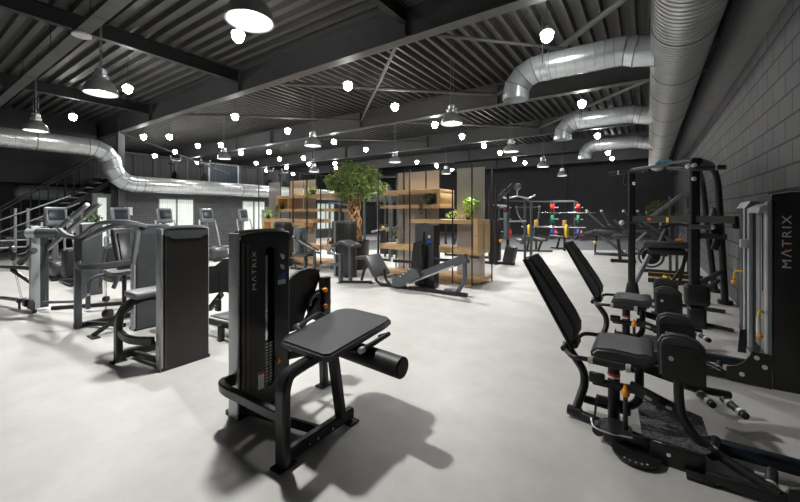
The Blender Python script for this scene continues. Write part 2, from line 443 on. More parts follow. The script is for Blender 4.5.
for i, y in enumerate((7.0, 11.6, 16.2)):
    r = .232; zc = ZD+.08
    t = ribbed((-.45, y, zc), (-1.62, y, zc), r, .15, .008, 48).build('branch_pipe', 'ductX', dct)
    def elbow(pts, name):
        e = MB().sweep([V(p) for p in pts], circ_prof(r+.004, 90), up=(0, 1, 0)).build(name, 'galv', t, sharp=9); seams(pts, r+.004, e)
    elbow([(.40, y, ZD-.02), (.10, y, ZD-.03), (-.16, y, zc-.06), (-.30, y, zc-.01), (-.46, y, zc)], 'inlet_elbow')
    elbow([(-1.60, y, zc), (-1.74, y, zc), (-1.94, y, zc-.09), (-2.07, y, zc-.25), (-2.10, y, zc-.42)], 'outlet_elbow')
    b = MB(); b.lathe([(r, 0), (r+.008, 0), (r+.008, .10), (r, .10)], (-2.1, y, zc-.50), 48, closed=True); b.build('outlet_collar', 'galv', t)
    for xx in (-.455, -1.45, -1.61): MB().cyl((xx-.004, y, zc), (xx+.004, y, zc), r+.006, seg=40).build('joint_band', 'alud', t)
    for q in (-.24, .24): MB().cyl((-1.55, y+q, zc), (-1.55, y+q, 5.0), .01, seg=8).build('hanger_rod', 'steel', t)
# left duct with its S-bend
t = thing('ventilation_duct', 'long galvanised duct dropping in a stepped bend and running along the mezzanine edge', 'duct', (-15.6, 8, 2.5))
r = .29; xd = -15.55
ribbed((xd, -3.8, 3.72), (xd, 4.15, 3.72), r, .13, .009, 48).build('upper_pipe', 'ductL', t)
ribbed((xd, 5.75, 2.56), (xd, 24.5, 2.56), r, .13, .009, 48).build('lower_pipe', 'ductL', t)
def el2(pts, name):
    b = MB(); b.sweep([V(p) for p in pts], circ_prof(r+.006, 90), up=(1, 0, 0)); e = b.build(name, 'galv', t, sharp=9); [MB().cyl(V(pts[i])-(V(pts[i+1])-V(pts[i-1])).normalized()*.008, V(pts[i])+(V(pts[i+1])-V(pts[i-1])).normalized()*.008, r+.014, seg=48).build('seam_ridge', 'alud', t) for i in range(1, len(pts)-1)]
el2([(xd, 4.14, 3.72), (xd, 4.35, 3.70), (xd, 4.62, 3.58), (xd, 4.78, 3.38), (xd, 4.82, 3.22)], 'upper_elbow')
el2([(xd, 4.82, 3.24), (xd, 4.84, 3.06), (xd, 4.98, 2.80), (xd, 5.22, 2.62), (xd, 5.50, 2.56), (xd, 5.76, 2.56)], 'lower_elbow')
for y, z in ((-1, 3.72), (1, 3.72), (2.9, 3.72), (4.15, 3.72), (5.75, 2.56), (9.7, 2.56), (13, 2.56), (17, 2.56), (21, 2.56)): MB().cyl((xd, y-.012, z), (xd, y+.012, z), r+.01, seg=48).build('joint_band', 'alud', t)
for y in (1.0, 2.9):
    for q in (-1, 1): MB().cyl((xd+q*(r+.02), y, 3.7), (xd+q*(r+.02), y, 5.0), .012, seg=8).build('hanger_rod', 'alud', t)
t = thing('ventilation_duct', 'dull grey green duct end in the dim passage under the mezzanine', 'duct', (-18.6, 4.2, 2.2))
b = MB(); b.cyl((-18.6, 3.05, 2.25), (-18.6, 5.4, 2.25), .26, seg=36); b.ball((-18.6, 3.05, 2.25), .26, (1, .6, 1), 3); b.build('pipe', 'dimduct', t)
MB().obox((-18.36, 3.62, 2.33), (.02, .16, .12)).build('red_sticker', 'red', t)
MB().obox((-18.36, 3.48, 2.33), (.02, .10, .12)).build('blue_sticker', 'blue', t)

# ------------------------------------------------------------------ lamps
def bell(x, y, label, z=3.5, R=.235):
    t = thing('pendant_lamp', label, 'lamp', (x, y, z), 'bell shaped high bay lamps')
    b = MB(); b.lathe([(R, 0), (R*.98, .04), (R*.90, .10), (R*.76, .155), (R*.56, .20), (R*.40, .225), (R*.36, .255), (R*.42, .245), (R*.60, .215), (R*.80, .165), (R*.94, .105), (R*1.02, .045), (R*1.05, 0)], (x, y, z), 36, closed=True)
    b.build('lamp_shade', 'lampout', t)
    MB().lathe([(R*.97, .006), (R*.95, .04), (R*.87, .098), (R*.73, .15), (R*.53, .192), (R*.30, .215), (0.001, .218)], (x, y, z), 36).build('reflector', 'lampin', t)
    b = MB(); b.lathe([(.001, .42), (.07, .42), (.085, .40), (.085, .33), (.11, .31), (.11, .27), (.09, .25), (.001, .25)], (x, y, z), 20); b.box(x-.13, x+.13, y-.03, y+.03, z+.31, z+.335)
    b.build('ballast', 'galv', t)
    MB().lathe([(.001, .035), (.05, .045), (.075, .09), (.06, .14), (.04, .18), (.04, .215), (.001, .215)], (x, y, z), 18).build('bulb', 'glow2', t)
    b = MB(); b.cyl((x-.035, y, z+.4), (x-.035, y, 5.0), .008, seg=8); b.cyl((x+.035, y, z+.4), (x+.035, y, 5.0), .008, seg=8); b.build('suspension_rod', 'alud', t)
    return t
def spot(x, y, z, power, name='lamp_light', size=150):
    L = bpy.data.lights.new(name, 'SPOT'); L.energy = power; L.spot_size = math.radians(size); L.spot_blend = .45; L.shadow_soft_size = .09; L.color = (1, .985, .96)
    o = bpy.data.objects.new(name, L); COL.objects.link(o); o.location = (x, y, z); return o
BELLS = [((-3.44, 2.25), (-3.64, 7.39), (-3.71, 11.88), (-3.77, 16.54), (-3.84, 21.14)),
         ((-7.59, 2.2), (-8.26, 7.48), (-8.27, 11.76), (-8.55, 16.7)),
         ((-12.33, 2.3), (-12.97, 7.42), (-13.45, 12.25))]
rown = ['bell row by the round duct', 'middle bell row', 'bell row nearest the mezzanine']
ordn = ['nearest', 'second', 'third', 'fourth', 'farthest']
BP = 420
for i, row in enumerate(BELLS):
    for j, (x, y) in enumerate(row):
        bell(x, y, 'aluminium bell lamp, %s from the camera in the %s' % (ordn[j], rown[i]))
        spot(x, y, 3.52, BP)
def bulb(x, y, label, z=4.3):
    t = thing('ceiling_bulb', label, 'lamp', (x, y, z), 'bare round bulbs under the roof')
    MB().lathe([(.001, -.10), (.045, -.09), (.08, -.05), (.09, 0), (.10, .04), (.075, .07), (.04, .085), (.001, .085)], (x, y, z), 16).build('bulb', 'glow', t)
    b = MB(); b.lathe([(.001, .15), (.035, .15), (.035, .08), (.001, .08)], (x, y, z), 10); b.cyl((x, y, z+.14), (x, y, 5.05), .006, seg=6); b.build('lamp_holder', 'steel2', t)
BULBS = [('row beside the branch ducts', [(-1.32, 6.05), (-1.4, 10.34), (-1.52, 14.95), (-1.54, 19.46), (-1.53, 21.54)]),
         ('row left of the centre bell lamps', [(-5.36, 3.3), (-5.46, 5.96), (-5.52, 7.84), (-5.6, 10.17), (-5.62, 12.25), (-5.66, 14.51), (-5.7, 16.62), (-5.72, 18.89), (-5.69, 20.73)]),
         ('middle row over the hall', [(-9.7, 3.3), (-9.95, 6.03), (-10.16, 8.07), (-10.22, 10.35), (-10.27, 12.37), (-10.35, 14.7), (-10.47, 16.98), (-10.4, 19.08), (-10.54, 21.43)]),
         ('row nearest the mezzanine', [(-13.85, 3.36), (-14.56, 6.25), (-14.52, 8.18), (-14.36, 10.37), (-14.48, 12.49), (-14.62, 14.88), (-14.68, 17.02)]),
         ('row along the mezzanine edge', [(-15.35, 5.71), (-15.53, 7.76), (-15.68, 9.8), (-15.78, 12.02), (-15.99, 14.19), (-16.03, 16.4)]),
         ('inner row above the mezzanine', [(-17.93, 7.93), (-18.13, 12.24), (-18.37, 14.5)]),
         ('rear row above the mezzanine', [(-20.0, 7.93), (-20.44, 10.17), (-20.48, 12.48), (-20.78, 14.77), (-21.04, 17.19)])]
on = ['nearest', 'second', 'third', 'fourth', 'fifth', 'sixth', 'seventh', 'eighth', 'ninth']
for rn, ps in BULBS:
    for k, (x, y) in enumerate(ps): bulb(x, y, 'glowing bare bulb, %s from the camera in the %s' % (on[k], rn))
# ------------------------------------------------------------------ machine parts
def arc(c, r, a0, a1, n=10): return [(c[0]+r*math.cos(a0+(a1-a0)*k/n), c[1]+r*math.sin(a0+(a1-a0)*k/n)) for k in range(n+1)]
def weight_tower(t, xf, y0, y1, h, s=1, front=True, lettering=True, frame='black', skin='panel', side='alu', stack=True, placard=True):
    """shrouded weight tower, front face at xf looking towards s*X"""
    D = .125; w = y1-y0; xb = xf-s*D
    # shell open to the front
    outer = [(y0+.005, 0), (y0+.005, D*.9), (y0+w*.3, D+.03), (y1-w*.3, D+.03), (y1-.005, D*.9), (y1-.005, 0)]
    inner = [(y1-.02, 0), (y1-.02, D*.8), (y1-w*.3, D+.015), (y0+w*.3, D+.015), (y0+.02, D*.8), (y0+.02, 0)]
    MB().prism((xf, 0, .03), (0, 1, 0), (-s, 0, 0), outer+inner, (0, 0, h-.10)).build('rear_shroud', skin, t)
    # aluminium side columns
    for (a, c) in ((y0, y0+.018), (y1-.018, y1)):
        MB().box(xf+s*.004, xb+s*.012, a-.004, c-.004, 0, h-.015, .004).build('side_column', side, t)
    # front face
    X = xf+s*.004
    def face(x, sgn, name, slot):
        e = .028
        ol = [(y0+.018, .02), (y1-.018, .02), (y1-.018, h-.03)] + [(y0+w/2+(w/2-.018)*math.cos(a), h-.03+.022*math.sin(a)) for a in [PI*k/10 for k in range(1, 10)]] + [(y0+.018, h-.03)]
        holes = []
        if slot:
            cy = y0+w*.57; r = .042; z0, z1 = .20, h-.17
            holes = [arc((cy, z1), r, 0, PI)+arc((cy, z0), r, PI, 2*PI)]
        return MB().prism((x, 0, 0), (0, 1, 0), (0, 0, 1), ol, (sgn*.012, 0, 0), holes).build(name, skin, t)
    face(X, s, 'front_panel', front)
    for q in (y0+.022, y0+.058): MB().box(X+s*.012, X+s*.017, q, q+.018, .03, h-.05).build('edge_strip', 'bronze', t) if front else None
    if not front: MB().box(X+s*.012, X+s*.017, y0+.022, y0+.034, .03, h-.05).build('edge_strip', 'bronze', t)
    # visor across the head of the tower
    vz = [(y0+.02, h-.035), (y0+.02, h-.085), (y0+.06, h-.09), (y0+.10, h-.115), (y1-.10, h-.115), (y1-.06, h-.09), (y1-.02, h-.085), (y1-.02, h-.035)]+[(y0+w/2-(w/2-.02)*math.cos(a+PI), h-.03+.024*math.sin(a)) for a in []]
    MB().prism((X+s*.012, 0, 0), (0, 1, 0), (0, 0, 1), vz, (s*.006, 0, 0)).build('visor', 'black' if front else 'grey', t)
    # rim around the open top
    def ov(k, z): return [V((xf-s*(D/2+.012)-s*k*(D/2+.028)*math.sin(a)*-1, y0+w/2+k*(w/2)*math.cos(a), z+ (.02*math.sin(a)))) for a in [2*PI*i/28 for i in range(28)]]
    b = MB(); rings = [[b.bm.verts.new(p) for p in ov(k, z)] for k, z in ((1.0, h-.04), (1.0, h-.012), (.97, h-.004), (.88, h-.004), (.86, h-.03))]
    for i in range(4):
        for j in range(28): b.bm.faces.new((rings[i][j], rings[i][(j+1) % 28], rings[i+1][(j+1) % 28], rings[i+1][j]))
    b.bm.faces.new(rings[-1]); b.bm.faces.ensure_lookup_table(); tp = b.bm.faces[-1]; b.build('top_cap', 'alud', t); MB().obox((xf-s*.065, y0+w/2, h-.022), (.12, w*.78, .01), None, .003).build('cap_recess', 'dark', t)
    b = MB(); b.obox((xf-s*.06, y0+w*.5, h-.012), (.05, .12, .02), None, .006); b.build('pulley_cover', frame, t)
    if front:
        if stack:
            st = MB().box(xf-s*.03, xf-s*.09, y0+w*.57-.012, y0+w*.57+.012, .05, h-.2).build('guide_rod', 'chrome', t)
            for k in range(14): MB().box(xf-s*.005, xf-s*.10, y0+w*.57-.07, y0+w*.57+.07, .16+k*.024, .16+k*.024+.019, .002).build('weight_plate', 'grey', st)
            for k in range(14): [MB().box(xf-s*.001, xf-s*.006, y0+w*.57-.03+q, y0+w*.57-.008+q, .163+k*.024, .174+k*.024).build('number_tag', 'cream', st) for q in (0, .038)]
            b = MB(); b.ball((X+s*.03, y0+w*.62+.03, .33), .024); b.cyl((xf, y0+w*.62+.03, .33), (X+s*.03, y0+w*.62+.03, .33), .006); b.build('selector_pin', 'orange', t)
            MB().box(X+s*.012, X+s*.014, y0+w*.34, y0+w*.45, .16, .29).build('rating_label', 'silver', t)
            MB().box(X+s*.014, X+s*.015, y0+w*.34, y0+w*.45, .27, .29).build('label_band', 'red', t)
        if placard:
            pl = MB().box(X+s*.012, X+s*.015, y1-.14, y1-.045, h-.44, h-.16).build('placard', 'dark', t)
            x1 = X+s*.0155
            MB().prism((x1, 0, 0), (0, 1, 0), (0, 0, 1), [(y1-.13, h-.395), (y1-.055, h-.395), (y1-.055, h-.335), (y1-.11, h-.36)], (s*.001, 0, 0)).build('blue_diagram', 'blue', pl)
            MB().prism((x1, 0, 0), (0, 1, 0), (0, 0, 1), [(y1-.13, h-.435), (y1-.055, h-.435), (y1-.055, h-.40), (y1-.13, h-.40)], (s*.001, 0, 0)).build('text_field', 'silver', pl)
            for q in (0, .085):
                MB().obox((x1, y1-.125, h-.185-q), (.001, .012, .012)).build('blue_diagram', 'blue', pl)
                b = MB(); b.bar([(x1, y1-.10, h-.19-q), (x1, y1-.095, h-.215-q), (x1, y1-.075, h-.235-q), (x1, y1-.07, h-.21-q), (x1, y1-.085, h-.20-q)], .014, .002, .01, up=(1, 0, 0)); b.build('exercise_figure', 'silver', pl)
        if lettering: text(t, 'MΛTRIX', (X+s*.012, y0+w*.30 if s > 0 else y1-w*.30, h-.44), .036, (0, 0, 1), (0, -s, 0), length=.29)
    for k in (0,): MB().box(xf+s*.012, xb-s*.03, y0-.002, y1+.002, 0, .03).build('base_plate', 'black', t)

def foot_plate(t, x, y, a=.13, c=.09, mat='foot'):
    MB().box(x-c/2, x+c/2, y-a/2, y+a/2, 0, .014, .003).build('foot_pad', mat, t)
def bolts(t, pts, n=(1, 0, 0), r=.009, mat='chrome'):
    n = V(n)
    for p in pts: MB().cyl(V(p), V(p)+n*.008, r, seg=10).build('bolt', mat, t)

def leg_curl(lab, xt, s, front, full, skin='panel', frame='black', yo=0., vin='vinyl', pad_h=.62, group=None, cat='exercise machine', name='leg_curl_machine', side='alu'):
    """s=+1: bench on the +X side of the tower"""
    f = lambda dx, y, z: (xt+s*dx, y+yo, z)
    t = thing(name, lab, cat, (xt+s*.4, 1.75+yo, 0), group)
    weight_tower(t, xt if front else xt, 1.505+yo, 1.965+yo, 1.365, s, front=True, lettering=full, skin=skin, stack=full, placard=full, side=side)
    if not front:   # closed shroud on the far side, facing the camera
        X = xt-s*.17; y0, y1 = 1.56+yo, 2.01+yo
    R = lambda pts, w=.05, h=.075, fil=.10: MB().bar([f(*p) for p in pts], w, h, fil)
    R([(.67, 1.38, .012), (.67, 1.38, .46), (.66, 1.42, .53), (.64, 1.60, .545), (.62, 1.95, .545)], .06, .085, .14).build('front_upright', frame, t)
    R([(.675, 1.40, .06), (.675, 1.97, .06)], .055, .08, 0).build('base_rail', frame, t)
    R([(.68, 1.86, .08), (.66, 1.80, .54)], .055, .075, 0).build('rear_upright', frame, t)
    R([(-.03, 1.50, .29), (-.06, 1.41, .285), (.05, 1.385, .28), (.20, 1.39, .28), (.66, 1.39, .28)], .045, .075, .07).build('side_rail', frame, t)
    R([(.02, 1.58, .05), (.30, 1.63, .05), (.66, 1.70, .05)], .04, .06, .05).build('floor_rail', frame, t)
    R([(.0, 1.95, .33), (.06, 2.10, .33), (.12, 2.22, .33)], .05, .07, .08).build('rear_rail', frame, t)
    MB().bar([f(.12, 2.24, .01), f(.13, 2.20, .56)], .055, .07, 0).build('outer_post', frame, t)
    foot_plate(t, f(.67, 1.38, 0)[0], 1.385+yo); foot_plate(t, f(.675, 1.95, 0)[0], 1.95+yo, .09, .12); foot_plate(t, f(.12, 2.24, 0)[0], 2.24+yo)
    bolts(t, [f(.70, 1.395, .30), f(.70, 1.395, .18), f(.705, 1.62, .06), f(.705, 1.75, .06), f(.705, 1.55, .06)], (s, 0, 0))
    # bench pad
    b = MB(); o = V(f(.35, 1.60, pad_h-.05)); u = V((s, 0, 0)); v = V((0, .998, .06)); n = u.cross(v) if s > 0 else v.cross(u)
    ol = [(.02, 0), (.44, -.02), (.48, .02), (.445, .64), (.43, .72), (.38, .76), (.0, .79), (-.09, .76), (-.13, .68), (-.035, .06)]
    b.prism(o, u, v, ol, n*.055)
    bmesh.ops.bevel(b.bm, geom=[e for e in b.bm.edges if e.calc_face_angle(0) > .9 and (e.verts[0].co-e.verts[1].co).length > .03], offset=.014, segments=3, affect='EDGES')
    b.build('bench_pad', vin, t)
    MB().prism(o-n*.012, u, v, [(.05, .05), (.42, .05), (.38, .7), (-.04, .7)], n*.01).build('pad_board', 'dark', t)
    # handles either side of the pad
    g = MB().tube([f(.72, 1.88, .55), f(.83, 1.88, .56), f(.86, 2.0, .575), f(.84, 2.22, .585), f(.78, 2.24, .57), f(.72, 2.24, .54)], .011, .05).build('handle', frame, t)
    MB().cyl(f(.845, 1.90, .57), f(.845, 2.20, .595), .017).build('grip', 'dark', g); MB().cyl(f(.845, 1.87, .568), f(.845, 1.905, .571), .021).build('collar', 'silver', g)
    g = MB().tube([f(.26, 1.88, .55), f(.17, 1.90, .60), f(.10, 2.20, .64), f(.18, 2.24, .6)], .012, .04).build('handle', frame, t)
    MB().cyl(f(.162, 1.93, .605), f(.11, 2.17, .636), .016).build('grip', 'dark', g); MB().cyl(f(.157, 1.89, .60), f(.154, 1.93, .605), .02).build('collar', 'silver', g)
    # ankle roller and its arm
    rl = MB().cyl(f(.42, 2.05, .475), f(1.10, 2.0, .47), .072, seg=32).build('roller_pad', 'dark', t); MB().cyl(f(1.10, 2.0, .47), f(1.106, 2.0, .47), .058, seg=32).build('roller_cap', 'foot', rl)
    MB().cyl(f(.10, 2.06, .46), f(.43, 2.05, .46), .022).build('roller_axle', frame, t)
    if full:
        # cam housing, counterweight and adjuster post
        X = f(-.08, 0, 0)[0]
        MB().prism((X, yo, 0), (0, 1, 0), (0, 0, 1), [(1.98, .48), (1.98, .84), (2.0, .90), (2.06, .955), (2.14, .99), (2.24, 1.0), (2.33, .985), (2.37, .95), (2.38, .90), (2.33, .80), (2.26, .72), (2.2, .6), (2.16, .48)], (-s*.03, 0, 0)).build('cam_guard', 'dark', t)
        b = MB(); b.cyl((X+s*.03, 2.33, .66), (X+s*.05, 2.33, .66), .14, seg=36); b.build('cam_wheel', 'black', t)
        for k in range(7):
            a = 1.75+k*.2; MB().cyl((X+s*.05, 2.33+.115*math.cos(a), .66+.115*math.sin(a)), (X+s*.054, 2.33+.115*math.cos(a), .66+.115*math.sin(a)), .009, seg=8).build('index_hole', 'silver', t)
        MB().bar([(X+s*.06, 2.02, .42), (X+s*.07, 2.30, .72)], .03, .04, 0).build('link_arm', frame, t)
        ps = MB().box(-2.53, -2.45, 2.36, 2.44, .5, .905, .006).build('adjuster_post', 'panel', t)
        for z in (.80, .655):
            b = MB(); b.cyl((-2.47, 2.36, z), (-2.44, 2.34, z), .010); b.ball((-2.425, 2.345, z), .022, (1, 1, 1)); b.build('adjuster_knob', 'orange', ps)
        MB().bar([(-2.50, 2.40, .50), (-2.48, 2.30, .40), (-2.36, 2.24, .36)], .04, .05, .05).build('adjuster_bracket', frame, t)
        text(t, 'MΛTRIX', (xt-.02, 1.505+yo-.004, .93), .035, (0, 0, 1), (-1, 0, 0), 'silver', length=.28)
    return t
leg_curl('large black leg curl bench nearest the camera with grey pad and weight tower', -2.45, 1, True, True)

# second tower seen from its closed side, bench behind it
t = thing('leg_curl_machine', 'black leg curl machine seen from behind its closed tower, left of the nearest one', 'exercise machine', (-4.2, 1.8, 0))
weight_tower(t, -3.79, 1.56, 2.01, 1.365, 1, front=False, lettering=False, side='alu')
R = lambda pts, w, h, fil, nm, m='black', up=(0, 0, 1): MB().bar(pts, w, h, fil, up).build(nm, m, t)
R([(-4.41, 1.42, .012), (-4.41, 1.42, .42), (-4.40, 1.47, .56), (-4.38, 1.62, .61), (-4.36, 1.90, .61)], .06, .085, .14, 'front_upright')
R([(-4.41, 1.44, .06), (-4.41, 2.05, .06)], .055, .08, 0, 'base_rail')
R([(-4.41, 1.42, .31), (-4.20, 1.42, .27), (-4.05, 1.46, .27), (-3.90, 1.53, .28)], .045, .075, .07, 'side_rail')
R([(-4.41, 1.9, .08), (-4.38, 1.84, .54)], .055, .075, 0, 'rear_upright')
R([(-4.38, 1.55, .05), (-3.9, 1.62, .05)], .04, .06, 0, 'floor_rail')
foot_plate(t, -4.41, 1.42); foot_plate(t, -4.41, 2.02)
bolts(t, [(-4.38, 1.42, .34), (-4.38, 1.42, .27)], (1, 0, 0)); bolts(t, [(-3.86, 1.555, .34), (-3.86, 1.555, .29)], (0, -1, 0))
b = MB(); b.obox((-4.37, 1.75, .665), (.30, .50, .065), (.03, 0, 0), .022, 3); b.build('bench_pad', 'vinylgrey', t)
MB().box(-3.90, -3.84, 1.553, 1.557, .10, .22).build('rating_label', 'white', t)
MB().cyl((-4.3, 2.1, .44), (-5.0, 2.1, .44), .07, seg=24).build('roller_pad', 'dark', t)

# third tower: shoulder press with curved arms
t = thing('shoulder_press_machine', 'grey press machine with arched arm tubes and reclined back pad, behind the second tower', 'exercise machine', (-6.0, 1.9, 0))
weight_tower(t, -5.38, 1.90, 2.34, 1.34, 1, front=False, lettering=False, skin='panelgrey', frame='grey', side='alu')
R([(-6.14, 1.54, .0), (-6.14, 1.54, 1.17)], .075, .075, 0, 'front_post', 'grey')
R([(-6.14, 1.50, .035), (-6.20, 2.5, .035)], .06, .06, 0, 'base_rail', 'black')
R([(-6.75, 1.50, 1.27), (-6.4, 1.5, 1.19), (-6.14, 1.54, 1.17), (-5.70, 1.62, 1.37), (-5.40, 1.72, 1.40), (-5.2, 1.85, 1.375), (-5.37, 2.02, 1.33)], .05, .05, .12, 'press_arm', 'greyl')
R([(-6.12, 1.60, 1.16), (-5.62, 1.66, 1.30), (-5.30, 1.80, 1.385), (-5.34, 1.93, 1.30), (-5.40, 1.90, .85)], .055, .055, .14, 'curved_frame', 'greyl')
R([(-6.14, 1.54, .86), (-5.75, 1.45, .83), (-5.50, 1.55, .85), (-5.42, 1.88, .88)], .055, .07, .10, 'guard_rail', 'grey')
R([(-6.2, 2.3, .50), (-5.45, 2.2, .55)], .05, .06, 0, 'seat_rail', 'grey')
b = MB(); b.obox((-6.30, 2.12, .98), (.10, .30, .62), (0, -.42, 0), .035, 3); b.build('back_pad', 'vinyldark', t)
b = MB(); b.obox((-6.22, 2.12, .98), (.03, .2, .5), (0, -.42, 0), .01, 2); b.build('back_board', 'black', t)
b = MB(); b.obox((-6.55, 2.15, .62), (.42, .36, .06), (0, .03, 0), .022, 3); b.build('seat_pad', 'vinylgrey', t)
R([(-6.45, 2.15, .02), (-6.45, 2.15, .58)], .05, .05, 0, 'seat_post', 'black')
R([(-5.42, 1.90, .32), (-5.52, 1.62, .08), (-5.53, 1.52, .02)], .04, .05, .03, 'stabiliser_leg', 'black')
MB().box(-5.62, -5.42, 1.49, 1.57, 0, .015).build('foot_pad', 'black', t)
p = MB().cyl((-5.72, 1.70, .22), (-5.66, 1.74, .22), .055, seg=20).build('pulley', 'black', t)
MB().cyl((-5.75, 1.70, .40), (-5.71, 1.73, .40), .035, seg=16).build('pulley', 'black', t)
for q in (0, .045): MB().cyl((-5.74+q, 1.71, .26), (-5.76+q, 1.71, .84), .003, seg=6).build('cable', 'dark', t)
R([(-6.14, 1.64, .04), (-5.55, 1.85, .06)], .05, .05, 0, 'cross_rail', 'black')

# machine between the two towers: wing shrouds, pulley, grip platform
t = thing('leg_press_machine', 'black machine with angular side shroud and hanging pulley between the two front towers', 'exercise machine', (-4.0, 2.55, 0))
MB().prism((0, 2.50, 0), (1, 0, 0), (0, 0, 1), [(-4.75, .80), (-4.58, .82), (-4.50, .86), (-4.36, .93), (-4.18, .93), (-4.05, .86), (-3.94, .76), (-3.90, .50), (-3.86, .10), (-3.93, .10), (-4.10, .47), (-4.30, .52), (-4.45, .50), (-4.75, .44)], (0, .05, 0)).build('side_shroud', 'dark', t)
bolts(t, [(-4.6, 2.49, .76), (-4.58, 2.49, .58), (-4.15, 2.49, .74), (-4.40, 2.49, .9), (-4.34, 2.49, .54)], (0, -1, 0))
R([(-4.35, 2.46, .50), (-4.62, 2.46, .28)], .05, .07, 0, 'brace', 'black')
R([(-4.5, 2.36, .17), (-3.7, 2.36, .21)], .05, .07, 0, 'platform_rail', 'black')
MB().obox((-4.15, 2.62, .225), (.75, .42, .02), (0, -.04, 0), .005).build('foot_platform', 'alud', t)
MB().box(-4.16, -4.10, 2.30, 2.36, 0, .19, .006).build('foot_post', 'black', t)
MB().obox((-4.36, 2.42, .37), (.09, .05, .15), None, .015).build('pulley_housing', 'black', t); bolts(t, [(-4.35, 2.39, .37)], (0, -1, 0))
MB().cyl((-4.32, 2.42, .44), (-4.30, 2.42, .80), .003, seg=6).build('cable', 'dark', t)
R([(-4.6, 2.7, .93), (-4.35, 2.72, 1.0), (-3.7, 2.72, .99)], .05, .05, .05, 'upper_rail', 'grey')
R([(-3.95, 2.9, .01), (-3.95, 2.9, .86)], .05, .05, 0, 'rear_post', 'black')
MB().cyl((-4.02, 2.8, .88), (-4.02, 2.8, .93), .03).build('end_collar', 'cream', t)
b = MB(); b.obox((-4.35, 3.0, 1.04), (.45, .3, .05), None, .02, 3); b.build('arm_pad', 'vinylgrey', t)

# far left: tower with raised press handles
t = thing('chest_press_machine', 'grey machine at far left with two raised handles and slim light tower', 'exercise machine', (-7.7, 1.5, 0))
MB().box(-7.78, -7.64, 1.375, 1.475, .05, 1.30, .006).build('front_column', 'alu', t)
MB().box(-7.80, -7.66, 1.48, 1.575, .05, 1.29, .006).build('side_shroud', 'panelgrey', t)
for k in range(7): bolts(t, [(-7.658, 1.535, .14+.05*(k % 4)+(.0 if k < 4 else .02))], (1, 0, 0), .006)
MB().prism((0, 1.37, 0), (1, 0, 0), (0, 0, 1), [(-7.9, .04), (-7.5, .04), (-7.5, .17), (-7.62, .20), (-7.9, .12)], (0, .02, 0)).build('gusset', 'black', t)
MB().cyl((-7.6, 1.40, 0), (-7.6, 1.40, .05), .03).build('foot_pad', 'foot', t)
for a, c, tip in (((-7.72, 1.56, .93), (-6.50, 1.87, 1.64), 1), ((-8.05, 1.50, .95), (-6.92, 1.84, 1.62), 1)):
    hb = MB().bar([a, c], .06, .06, 0).build('press_handle', 'greyl', t)
    d = (V(c)-V(a)).normalized(); MB().cyl(V(c)-d*.05, V(c)+d*.02, .032, seg=14).build('handle_tip', 'white', hb)
    MB().cyl(V(c)-d*.42, V(c)-d*.38, .034, seg=14).build('collar', 'white', hb)
MB().cyl((-7.55, 1.42, 1.20), (-7.40, 1.62, 1.19), .075, seg=22).build('pivot_housing', 'grey', t)
MB().cyl((-7.62, 1.33, 1.20), (-7.55, 1.42, 1.20), .07, seg=22).build('pivot_cap', 'alu', t)
R([(-7.45, 1.60, 1.24), (-7.0, 1.62, 1.15), (-6.35, 1.56, 1.18)], .04, .04, .05, 'link_bar', 'greyl')
MB().cyl((-8.10, 1.34, .72), (-7.62, 1.40, .94), .045, seg=16).build('lower_grip', 'dark', t)
R([(-8.5, 1.38, .85), (-8.2, 1.42, .90), (-7.85, 1.48, 1.08)], .05, .06, .05, 'lever', 'black')
MB().obox((-8.40, 1.30, .86), (.20, .07, .17), (0, .5, 0), .02).build('pulley_housing', 'black', t)
R([(-8.75, 1.22, .62), (-7.7, 1.42, .66)], .05, .05, 0, 'foot_bar', 'black'); MB().cyl((-8.85, 1.20, .617), (-8.70, 1.23, .622), .028).build('bar_tip', 'alu', t)
R([(-8.35, 1.28, .60), (-7.78, 1.42, .42)], .04, .06, 0, 'diagonal_brace', 'black')
R([(-8.70, 1.22, .12), (-7.75, 1.42, .15)], .05, .05, 0, 'lower_bar', 'black')
for q in (0, .12): MB().cyl((-8.38+q, 1.28, .80), (-8.15+q, 1.36, .10), .003, seg=6).build('cable', 'dark', t)
MB().obox((-7.95, 1.38, .12), (.16, .08, .12), None, .01).build('pulley_block', 'black', t); MB().obox((-8.15, 1.33, .13), (.14, .06, .07), None, .01).build('end_block', 'grey', t); MB().cyl((-8.12, 1.33, 0), (-8.12, 1.33, .1), .015).build('levelling_foot', 'black', t)
R([(-7.6, 1.50, .14), (-7.1, 1.75, .17), (-6.9, 1.85, .28)], .04, .04, .06, 'exit_rail', 'greyl')
R([(-7.62, 1.6, .03), (-6.9, 2.6, .03), (-6.2, 2.72, .03)], .06, .05, .1, 'base_rail', 'black')
R([(-7.1, 1.9, .03), (-7.1, 1.9, .48), (-6.95, 2.2, .58), (-6.5, 2.6, .58)], .05, .07, .12, 'curved_post', 'grey')
R([(-6.9, 2.6, .03), (-6.9, 2.6, .6)], .08, .08, 0, 'rear_post', 'grey')
for k, (a, c) in enumerate((((-7.65, 2.2, .25), (-7.55, 2.25, .9)), ((-7.35, 2.3, .25), (-7.10, 2.45, .92)))):
    R([a, c], .045, .06, 0, 'inner_lever', 'grey'); R([c, (V(c)+V((.35, .1, .18)))], .035, .035, 0, 'inner_grip', 'greyl')
MB().box(-8.70, -8.50, 2.15, 2.45, .0, 1.32, .01).build('rear_tower', 'alu', t)
MB().box(-8.50, -8.35, 2.15, 2.45, .0, 1.30, .01).build('rear_shroud', 'panelgrey', t)
b = MB(); b.obox((-7.5, 2.5, .5), (.36, .36, .06), None, .02, 3); b.build('seat_pad', 'vinyl', t)

